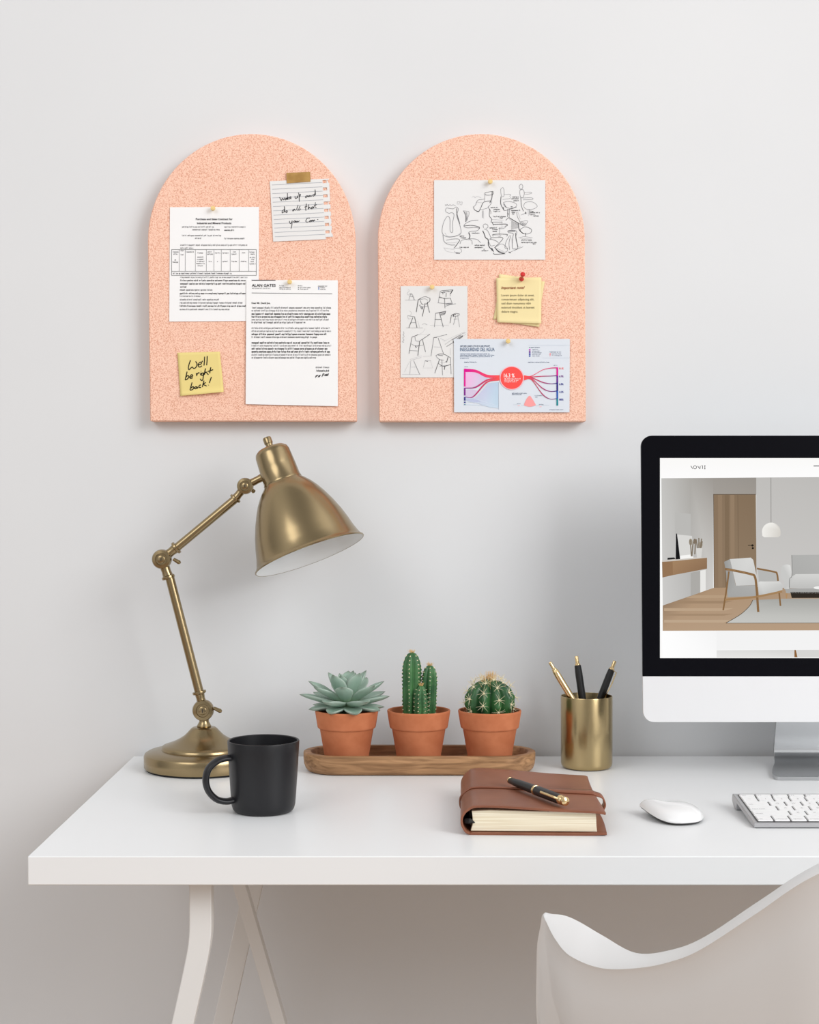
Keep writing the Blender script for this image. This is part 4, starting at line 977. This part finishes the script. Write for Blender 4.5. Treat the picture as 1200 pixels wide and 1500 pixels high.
# fountain pen on the notebook
a_ = Vector((.1185, 1.766, TOP + .0105)); b_ = Vector((.1725, 1.652, TOP + .0088))
pen = thing('fountain_pen', 'black fountain pen with gold ring and clip lying on the leather notebook', 'pen', (a_ + b_) / 2)
ax_ = (b_ - a_).normalized(); ln = (b_ - a_).length; r = .0052
mb = MB(); mb.lathe(a_, ax_, [(0, 0), (r * .62, 0), (r * .70, .001), (r * .92, .02), (r, .045), (r, ln * .47)], 32); mb.build('barrel', M['black_pen'], pen)
mb = MB(); mb.lathe(a_, ax_, [(r * .66, -.0012), (r * .74, -.0008), (r * .74, .0004), (r * .6, .0006)], 32, cap0=True); mb.build('end_ring', M['gold'], pen)
mb = MB(); mb.lathe(a_, ax_, [(r * .98, ln * .462), (r * 1.12, ln * .464), (r * 1.12, ln * .485), (r * 1.0, ln * .487)], 32); mb.build('centre_ring', M['gold'], pen)
mb = MB(); mb.lathe(a_, ax_, [(r * 1.02, ln * .487), (r * 1.1, ln * .52), (r * 1.08, ln * .86), (r * .98, ln * .90), (0, ln * .90)], 32); mb.build('cap', M['black_pen'], pen)
mb = MB(); mb.lathe(a_, ax_, [(r * .98, ln * .895), (r * 1.04, ln * .905), (r * 1.0, ln * .93), (r * .72, ln * .945), (r * .78, ln * .955), (r * .98, ln * .972), (r * .92, ln * .990), (r * .5, ln * 1.002), (0, ln * 1.005)], 32); mb.build('cap_finial', M['gold'], pen)
s_ = Vector((-.75, -.55, .35)); s_ = (s_ - ax_ * s_.dot(ax_)).normalized()
mb = MB(); mb.tube([a_ + ax_ * ln * .915 + s_ * r * .9, a_ + ax_ * ln * .89 + s_ * r * 1.5, a_ + ax_ * ln * .78 + s_ * r * 1.45, a_ + ax_ * ln * .63 + s_ * r * 1.2], 1, 12, flat=(.0014, .0006), side=ax_.cross(s_)); mb.build('clip', M['gold'], pen)

# ------------------------------------------------------------------ mouse
mc = Vector((.3065, 1.734, .75))
mouse = thing('computer_mouse', 'white low computer mouse between the notebook and the keyboard', 'computer mouse', mc)
mouse_edge = spline([(.2703, 1.7615), (.284, 1.7685), (.306, 1.7725), (.327, 1.769), (.3375, 1.753), (.3385, 1.729), (.330, 1.706), (.3135, 1.6955), (.2965, 1.696), (.2845, 1.707), (.2765, 1.726), (.2712, 1.748)], 7, True)
def mo(q, s_, z):
    x = mc.x + (q.x - mc.x) * s_; y = mc.y + (q.y - mc.y) * s_
    u_ = max(0, min(1, (.302 - x) / .030)); v_ = .4 + .6 * max(0, min(1, (y - 1.695) / .055))
    return Vector((x, y, .75 + z + .0060 * u_ * u_ * (3 - 2 * u_) * v_))
b = MB(); b.grid([[mo(q, s_, z) for q in mouse_edge] for s_, z in ((.975, .0028), (.99, .0030), (1.0, .0040), (.992, .0052), (.96, .0074), (.88, .0106), (.76, .0134), (.6, .0157), (.4, .0174), (.2, .0183), (.001, .0186))], closed=True)
b.build('top_shell', M['mouse'], mouse, sharp=0)
b = MB(); b.grid([[mo(q, s_, z) for q in mouse_edge] for s_, z in ((.001, .0003), (.3, .0003), (.6, .0005), (.85, .0008), (.95, .0014), (.978, .0029))], closed=True)
b.build('base', M['mouse_base'], mouse, sharp=0)

# ------------------------------------------------------------------ keyboard
KX0, KX1 = .3865, .6665; KF, KB = 1.683, 1.800
kb = thing('keyboard', 'slim white and aluminium keyboard at the right edge of the desk', 'keyboard', ((KX0 + KX1) / 2, (KF + KB) / 2, .75))
def ktop(y): return .7565 + (y - KF) / (KB - KF) * .0105
b = MB(); yz = [(KF, .7508), (KF, .7560), (KB - .012, ktop(KB - .012)), (KB - .003, ktop(KB) - .0005), (KB, ktop(KB) - .004), (KB, .7575), (KB - .010, .7508), (KB - .022, .7508), (KB - .026, ktop(KB - .026) - .0055), (KF + .012, .7508)]
b.prism([Vector((KX0, y, z)) for y, z in yz], [Vector((KX1, y, z)) for y, z in yz]); b.build('deck', M['key_deck'], kb, bevel=.0008, seg=2)
b = MB(); b.add([Vector((KX0 + .0045, KF + .0035, ktop(KF + .0035) + .0003)), Vector((KX1 - .0045, KF + .0035, ktop(KF + .0035) + .0003)), Vector((KX1 - .0045, KB - .010, ktop(KB - .010) + .0003)), Vector((KX0 + .0045, KB - .010, ktop(KB - .010) + .0003))], [(0, 1, 2, 3)])
b.build('key_well', M['key_well'], kb)
U1 = .0189
rows_k = [(KF + .0040, .0195, ['fn', 'control', 'option', ('command', 1.25), ('', 5.0), ('command', 1.25), 'option', '<', '^', '>']),
          (KF + .0242, .0172, [('shift', 2.28), *'ZXCVBNM,./', ('shift', 2.28)]),
          (KF + .0421, .0172, [('caps lock', 1.76), *"ASDFGHJKL;'", ('return', 1.76)]),
          (KF + .0600, .0172, [('tab', 1.5), *'QWERTYUIOP[]', '\\']),
          (KF + .0779, .0172, ['~', *'1234567890-=', ('delete', 1.5)]),
          (KF + .0958, .0092, [(t, 1.035) for t in ('esc', 'F1', 'F2', 'F3', 'F4', 'F5', 'F6', 'F7', 'F8', 'F9', 'F10', 'F11', 'F12', '')])]
sl = (ktop(KB) - ktop(KF)) / (KB - KF)
for y0, dep, keys in rows_k:
    x = KX0 + .0055
    for kk in keys:
        t, wd = kk if isinstance(kk, tuple) else (kk, 1.0)
        w_ = wd * U1 - .0021
        b = MB(); zz = lambda y: ktop(y) + .0019
        x1 = min(x + w_, KX1 - .0055)
        ins = .0004
        q = [Vector((x + ins, y0 + ins, zz(y0))), Vector((x1 - ins, y0 + ins, zz(y0))), Vector((x1 - ins, y0 + dep - .0022, zz(y0 + dep))), Vector((x + ins, y0 + dep - .0022, zz(y0 + dep)))]
        q2 = [Vector((x, y0, ktop(y0) + .0002)), Vector((x1, y0, ktop(y0) + .0002)), Vector((x1, y0 + dep - .0018, ktop(y0 + dep) + .0002)), Vector((x, y0 + dep - .0018, ktop(y0 + dep) + .0002))]
        b.prism(q, q2)
        if t:
            pr = Print((0, 0, 1, 1), (1, 1), lambda px, py, off=0: Vector((px, -py, zz(-py) + .00012 + off)))
            h = .0034 if len(t) == 1 else .0022
            if len(t) == 1: pr.text(t, (x + x1) / 2, -(y0 + dep / 2 - .003), h, align='CENTER')
            else: pr.text(t, x + .0022, -(y0 + .0024), h, width=min(w_ - .005, len(t) * .0017))
            b.add(pr.b.v, pr.b.f, 1)
        b.build('key', [M['key'], M['legend']], kb, merge=False, sharp=30)
        x += wd * U1
        if x > KX1 - .010: break

# ------------------------------------------------------------------ desktop computer
CXM = .571; tilt = math.atan((1.990 - 1.972) / (1.2026 - .8254))
org = Vector((0, 1.972, .8254))
pn = Vector((0, -math.cos(tilt), math.sin(tilt)))            # screen normal, towards the room
pu = Vector((0, math.sin(tilt), math.cos(tilt)))             # up along the screen
imac = thing('desktop_computer', 'white all in one desktop computer with a lit screen on an aluminium stand', 'computer', (CXM, 2.06, .75))
def scr(px, py, off=0):
    """where the sight line through a pixel meets the screen plane"""
    d_ = Vector(((px - 600) / F, 1, -(py - HOR) / F)); o_ = Vector((0, 0, EYE))
    t = (org + pn * off - o_).dot(pn) / d_.dot(pn)
    return o_ + d_ * t
def loc2(x, v, off=0): return Vector((CXM + x, 0, 0)) + org + pu * v + pn * off
HW = .571 - .3068; HH = .3776
def rr_outline(hw, v0, v1, r, n=8, corners=(1, 1, 1, 1)):
    pts = []
    for i, (cx_, cv, a0_) in enumerate(((hw - r, v1 - r, 0), (-hw + r, v1 - r, PI / 2), (-hw + r, v0 + r, PI), (hw - r, v0 + r, 1.5 * PI))):
        if corners[i]:
            for q in range(n + 1):
                a = a0_ + PI / 2 * q / n; pts.append((cx_ + r * math.cos(a), cv + r * math.sin(a)))
        else: pts.append((cx_ + math.copysign(r, cx_), cv + (r if cv > (v0 + v1) / 2 else -r)))
    return pts
SPLIT = (scr(944, 990.5) - org).dot(pu)
b = MB()
ol = rr_outline(HW, SPLIT, HH, .0145, corners=(1, 1, 0, 0)); b.prism([loc2(x, v, 0) for x, v in ol], [loc2(x, v, -.005) for x, v in ol]); b.build('bezel', M['glass'], imac, bevel=.0005, seg=2)
b = MB()
ol = rr_outline(HW, 0, SPLIT - .0002, .0145, corners=(0, 0, 1, 1)); b.prism([loc2(x, v, 0) for x, v in ol], [loc2(x, v, -.005) for x, v in ol]); b.build('chin', M['chin'], imac, bevel=.0005, seg=2)
b = MB(); rws = []
for s_, off in ((1.0, -.0052), (.995, -.0075), (.93, -.011), (.75, -.020), (.45, -.030), (.2, -.034), (.01, -.035)):
    rws.append([loc2(x * s_, HH / 2 + (v - HH / 2) * s_, off) for x, v in rr_outline(HW, 0, HH, .0145)])
b.grid(rws, closed=True); n = len(rws[0]); b.f.append(tuple(range(n))); b.m.append(0)
b.build('back_shell', M['alu'], imac, sharp=50)
# stand: foot, bend and neck as one bent plate
b = MB(); rws = []
pr_ = [(1.966, .7525, .0855), (1.9675, .7525, .0885), (1.972, .7525, .0905), (1.99, .7525, .0895), (2.02, .7525, .083), (2.045, .7530, .0755), (2.062, .7560, .0695), (2.0735, .7625, .0675), (2.078, .772, .067), (2.075, .785, .067), (2.066, .810, .067), (2.052, .850, .067), (2.030, .915, .067)]
cl = spline([Vector(q) for q in pr_], 4)
for i, q in enumerate(cl):
    t = (cl[min(i + 1, len(cl) - 1)] - cl[max(i - 1, 0)]); nn = Vector((0, -t.y, t.x)).normalized() * .0022
    nn = Vector((0, -t.y, t.x)); nn.normalize(); nn *= .0022
    rws.append([Vector((CXM + sx_ * q.z, q.x + (nn.y if up else -nn.y), q.y + (nn.z if up else -nn.z))) for sx_, up in ((-1, 1), (1, 1), (1, 0), (-1, 0))])
b.grid(rws, closed=True); b.f.append((0, 1, 2, 3)); b.f.append((len(b.v) - 1, len(b.v) - 2, len(b.v) - 3, len(b.v) - 4)); b.m += [0, 0]
b.build('stand', M['alu'], imac, bevel=.0006, seg=2, sharp=40)
# the page on the lit screen
p = Print((0, 0, 1200, 1500), (1200, 1500), lambda x, y, off=0: scr(x, y, off + .0004), 4e-5)
XR = 1497
p.rect(967, 671, XR, 964, rgb(252, 252, 251), 0)
p.poly([(967, 671), (XR, 671), (XR, 699), (969, 700.5)], [rgb(250, 249, 247), rgb(250, 249, 247), rgb(254, 254, 254), rgb(253, 252, 252)], 1)
p.poly([(969, 924), (1050, 924), (1050, 964), (971, 964)], [rgb(255, 255, 255), rgb(245, 245, 245), rgb(248, 248, 248), rgb(255, 255, 255)], 1)
p.poly([(1050, 924), (XR, 922), (XR, 951), (1050, 952)], rgb(243, 243, 243), 1)
p.poly([(1050, 952.5), (1163, 952), (1163, 963), (1050, 963.5)], [rgb(224, 224, 223), rgb(212, 211, 209), rgb(224, 223, 221), rgb(232, 231, 230)], 2)
p.poly([(1163, 952), (XR, 951), (XR, 962.5), (1163, 963)], rgb(214, 213, 211), 2)
p.poly([(1164, 952), (1166, 952), (1168.5, 962.8), (1164, 962.8)], rgb(140, 98, 58), 3)
for s_ in ([(1012.2, 682.4), (1015, 686.6)], [(1022.2, 682.4), (1025, 686.6)], [(1026, 682.4), (1025.8, 686.6)], [(1029.4, 682.2), (1029.4, 686.8)], [(1032.8, 682.2), (1032.8, 686.8)], [(1027.8, 682.2), (1029.4, 682.2)], [(1031.8, 682.2), (1033.6, 682.2)], [(1031.8, 686.8), (1033.6, 686.8)]): p.stroke(s_, .9, rgb(60, 58, 56), 3, False)
p.stroke([(1018.3 + 2.3 * math.cos(a * PI / 8), 684.5 + 2.3 * math.sin(a * PI / 8)) for a in range(16)], .8, rgb(60, 58, 56), 3, False, True)
p.rect(1192, 682, 1212, 683.2, rgb(60, 60, 62), 3)
# room picture
p.poly([(969, 700.5), (1012, 700.2), (1012, 873), (971, 887)], [rgb(196, 195, 192), rgb(172, 169, 164), rgb(186, 185, 183), rgb(204, 203, 201)], 2)
p.poly([(1012, 700.2), (1045, 700), (1045, 862), (1012, 873)], [rgb(172, 169, 164), rgb(158, 153, 147), rgb(208, 206, 203), rgb(190, 189, 187)], 2)
p.poly([(1045, 700), (1108, 699.5), (1108, 724.5), (1045, 724)], [rgb(158, 153, 147), rgb(152, 147, 141), rgb(158, 152, 145), rgb(162, 157, 151)], 2)
p.poly([(1108, 699.5), (XR, 697), (XR, 880), (1108, 880)], [rgb(192, 190, 187), rgb(182, 180, 178), rgb(196, 195, 193), rgb(202, 200, 198)], 2)
p.poly([(989, 750), (1012, 753), (1012, 790), (989, 788)], rgb(186, 185, 182), 3)
p.poly([(1045, 724), (1107.5, 724), (1108.5, 860), (1046, 861)], [rgb(136, 115, 93), rgb(132, 112, 90), rgb(142, 122, 100), rgb(140, 118, 96)], 3)
for x, c in ((1052, (146, 124, 101)), (1062, (128, 108, 86)), (1070, (148, 126, 103))): p.poly([(x, 725), (x + 6, 725), (x + 6.5, 860), (x + .5, 860)], rgb(*c), 4)
p.stroke([(1081, 725), (1082, 860)], .6, rgb(112, 93, 74), 5, False); p.stroke([(1045, 724.2), (1107.5, 724.2)], .8, rgb(95, 82, 70), 5, False); p.stroke([(1045.4, 724), (1046.2, 861)], .8, rgb(105, 90, 76), 5, False)
p.stroke([(1096, 798.8), (1103, 798.8)], 1, rgb(50, 42, 34), 6, False); p.disc(1102.5, 799, 1.7, rgb(30, 26, 22), 6, 14); p.disc(1103, 803, 1.5, rgb(30, 26, 22), 6, 14)
p.poly([(971, 887), (1046, 861), (1110, 860), (XR, 872), (XR, 922.5), (971, 924)], [rgb(150, 126, 103), rgb(172, 144, 116), rgb(150, 126, 104), rgb(170, 150, 130), rgb(184, 158, 132), rgb(182, 155, 128)], 3)
for y0, y1, c in ((872, 876, (182, 156, 128)), (880, 884, (160, 134, 108)), (891, 895, (188, 163, 136)), (899, 902, (164, 138, 112)), (908, 912, (190, 166, 140))): p.poly([(973 + max(0, 887 - y0) * 2.9, y0), (1075, y0), (1060, y1), (973 + max(0, 887 - y1) * 2.9, y1)], rgb(*c), 4)
p.poly([(1026, 836), (1034, 834.5), (1034, 865), (1026, 868)], rgb(232, 231, 228), 4); p.poly([(1012, 839), (1026, 836), (1026, 868), (1012, 873)], rgb(172, 170, 166), 4)
p.poly([(970, 823), (985.5, 822), (986, 842.5), (970.5, 846)], rgb(148, 116, 86), 5); p.poly([(985.5, 822), (1036, 817), (1036, 833), (986, 842.5)], [rgb(164, 132, 100), rgb(150, 120, 92), rgb(140, 110, 84), rgb(156, 124, 94)], 5)
p.poly([(970, 821), (1010, 815.5), (1036, 817), (970, 823.5)], rgb(206, 200, 192), 4)
p.poly([(990.5, 781.5), (992, 781.5), (996.5, 819), (990, 819.5)], rgb(24, 24, 26), 6); p.poly([(992, 783), (1014, 785), (1016, 813), (997, 817)], rgb(216, 215, 212), 5); p.poly([(996.5, 814), (1015, 812), (1016, 817), (996.5, 819)], rgb(246, 245, 243), 6)
p.poly([(978, 817), (988, 816.5), (990, 819), (978, 820)], rgb(40, 40, 42), 6)
p.poly([(1020, 803), (1029, 802.5), (1027.5, 817), (1021, 817.5)], rgb(214, 212, 208), 6)
for s_ in ([(1013, 815), (1012, 800), (1011, 790)], [(1014, 815), (1015, 798), (1018, 791)], [(1022, 803), (1020, 790)], [(1024, 803), (1024, 788)], [(1026, 803), (1028, 789)], [(1027, 803), (1029, 793)], [(1018, 812), (1019, 795)]): p.stroke(s_, 1.6, rgb(128, 116, 100), 7)
p.disc(1012, 794, 2.6, rgb(150, 140, 124), 7, 12, 5); p.disc(1018, 793, 2.2, rgb(126, 112, 96), 7, 12, 4); p.disc(1026, 798, 3.5, rgb(168, 158, 144), 6, 12, 4)
p.stroke([(1129.6, 699.5), (1129.8, 766)], .7, rgb(120, 118, 115), 5, False)
dm = [(1130 + 13.6 * math.cos(a), 779 - 13.5 * math.sin(a)) for a in [PI * q / 20 for q in range(21)]] + [(1117, 785), (1120, 787), (1140, 787), (1143.5, 784.5)]
p.poly(dm, [rgb(214, 210, 203) if x > 1133 else rgb(240, 238, 233) for x, y in dm], 6)
# sofa
GS = lambda v: rgb(v, v, v - 2)
p.poly([(1160, 813), (XR, 810), (XR, 845), (1161, 845)], [GS(176), GS(186), GS(196), GS(172)], 5)
p.poly([(1158, 846), (1166, 841), (XR, 838), (XR, 862), (1156, 861)], [GS(196), GS(212), GS(214), GS(196), GS(190)], 6)
sofa_arm = [(1144, 835), (1146, 828.5), (1152, 826), (1158, 828), (1160, 838), (1158, 850), (1156, 863), (1149, 863), (1149, 852), (1144, 845)]
p.poly(sofa_arm, [GS(200)] * 3 + [GS(224), GS(212), GS(200), GS(206), GS(196), GS(200), GS(200)], 7)
p.stroke([(1160, 813), (1160.5, 842), (1157, 848), (1156.5, 861)], .7, GS(110), 8)
p.poly([(1150, 862), (XR, 860), (XR, 870), (1152, 869)], GS(168), 6); p.poly([(1158, 867), (XR, 868), (XR, 875), (1160, 876)], rgb(50, 44, 38), 6)
p.poly([(1151, 869), (1154, 869), (1153, 877), (1151.5, 877)], rgb(176, 140, 100), 7)
p.disc(1200, 861, 8, rgb(240, 240, 238), 8, 20, 2.2)
# rug
rug = [(1063.5, 912.5), (1085, 900), (1098, 888), (1103, 879), (1150, 877), (XR, 876), (XR, 912), (1063.5, 912.8)]
p.poly(rug, [rgb(196, 196, 192), rgb(192, 192, 188), rgb(184, 184, 180), rgb(168, 168, 165), rgb(166, 166, 162), rgb(170, 170, 166), rgb(192, 192, 188), rgb(198, 198, 194)], 5)
p.stroke([(1103, 879), (1098, 888), (1085, 900), (1063.5, 912.8)], .8, rgb(78, 64, 50), 6); p.stroke([(1063.5, 912.8), (XR, 912)], .7, rgb(104, 90, 76), 6, False)
# armchair
K = lambda l: [(960 + x / 5, 780 + y / 5) for x, y in l]
p.poly(K([(505, 215), (548, 195), (590, 390), (750, 385), (745, 465), (530, 475), (520, 300)]), [GS(150), GS(168), GS(170), GS(176), GS(168), GS(164), GS(152)], 7)
p.poly(K([(548, 195), (700, 184), (718, 200), (752, 360), (735, 384), (592, 390)]), [GS(208), GS(216), GS(214), GS(202), GS(204), GS(206)], 8)
p.poly(K([(752, 262), (895, 295), (895, 355), (760, 360)]), GS(182), 7)
p.poly(K([(748, 368), (770, 358), (915, 362), (935, 385), (932, 420), (800, 460), (760, 462)]), [GS(206), GS(222), GS(214), GS(200), GS(196), GS(196), GS(186)], 9)
WD = rgb(136, 104, 70); WD2 = rgb(164, 130, 92)
for s_, w_, c_ in (([(512, 268), (560, 275), (700, 305), (730, 325), (742, 400), (755, 582)], 17, WD), ([(745, 264), (870, 288), (892, 302), (900, 355)], 13, WD), ([(540, 285), (525, 400), (498, 570)], 12, WD), ([(512, 492), (730, 472), (930, 432)], 15, WD2), ([(908, 440), (918, 538)], 12, WD), ([(520, 272), (600, 280), (715, 312)], 7, WD2)):
    p.stroke(K(s_), w_ / 5, c_, 10)
p.build('screen_picture', imac, M['screen'])
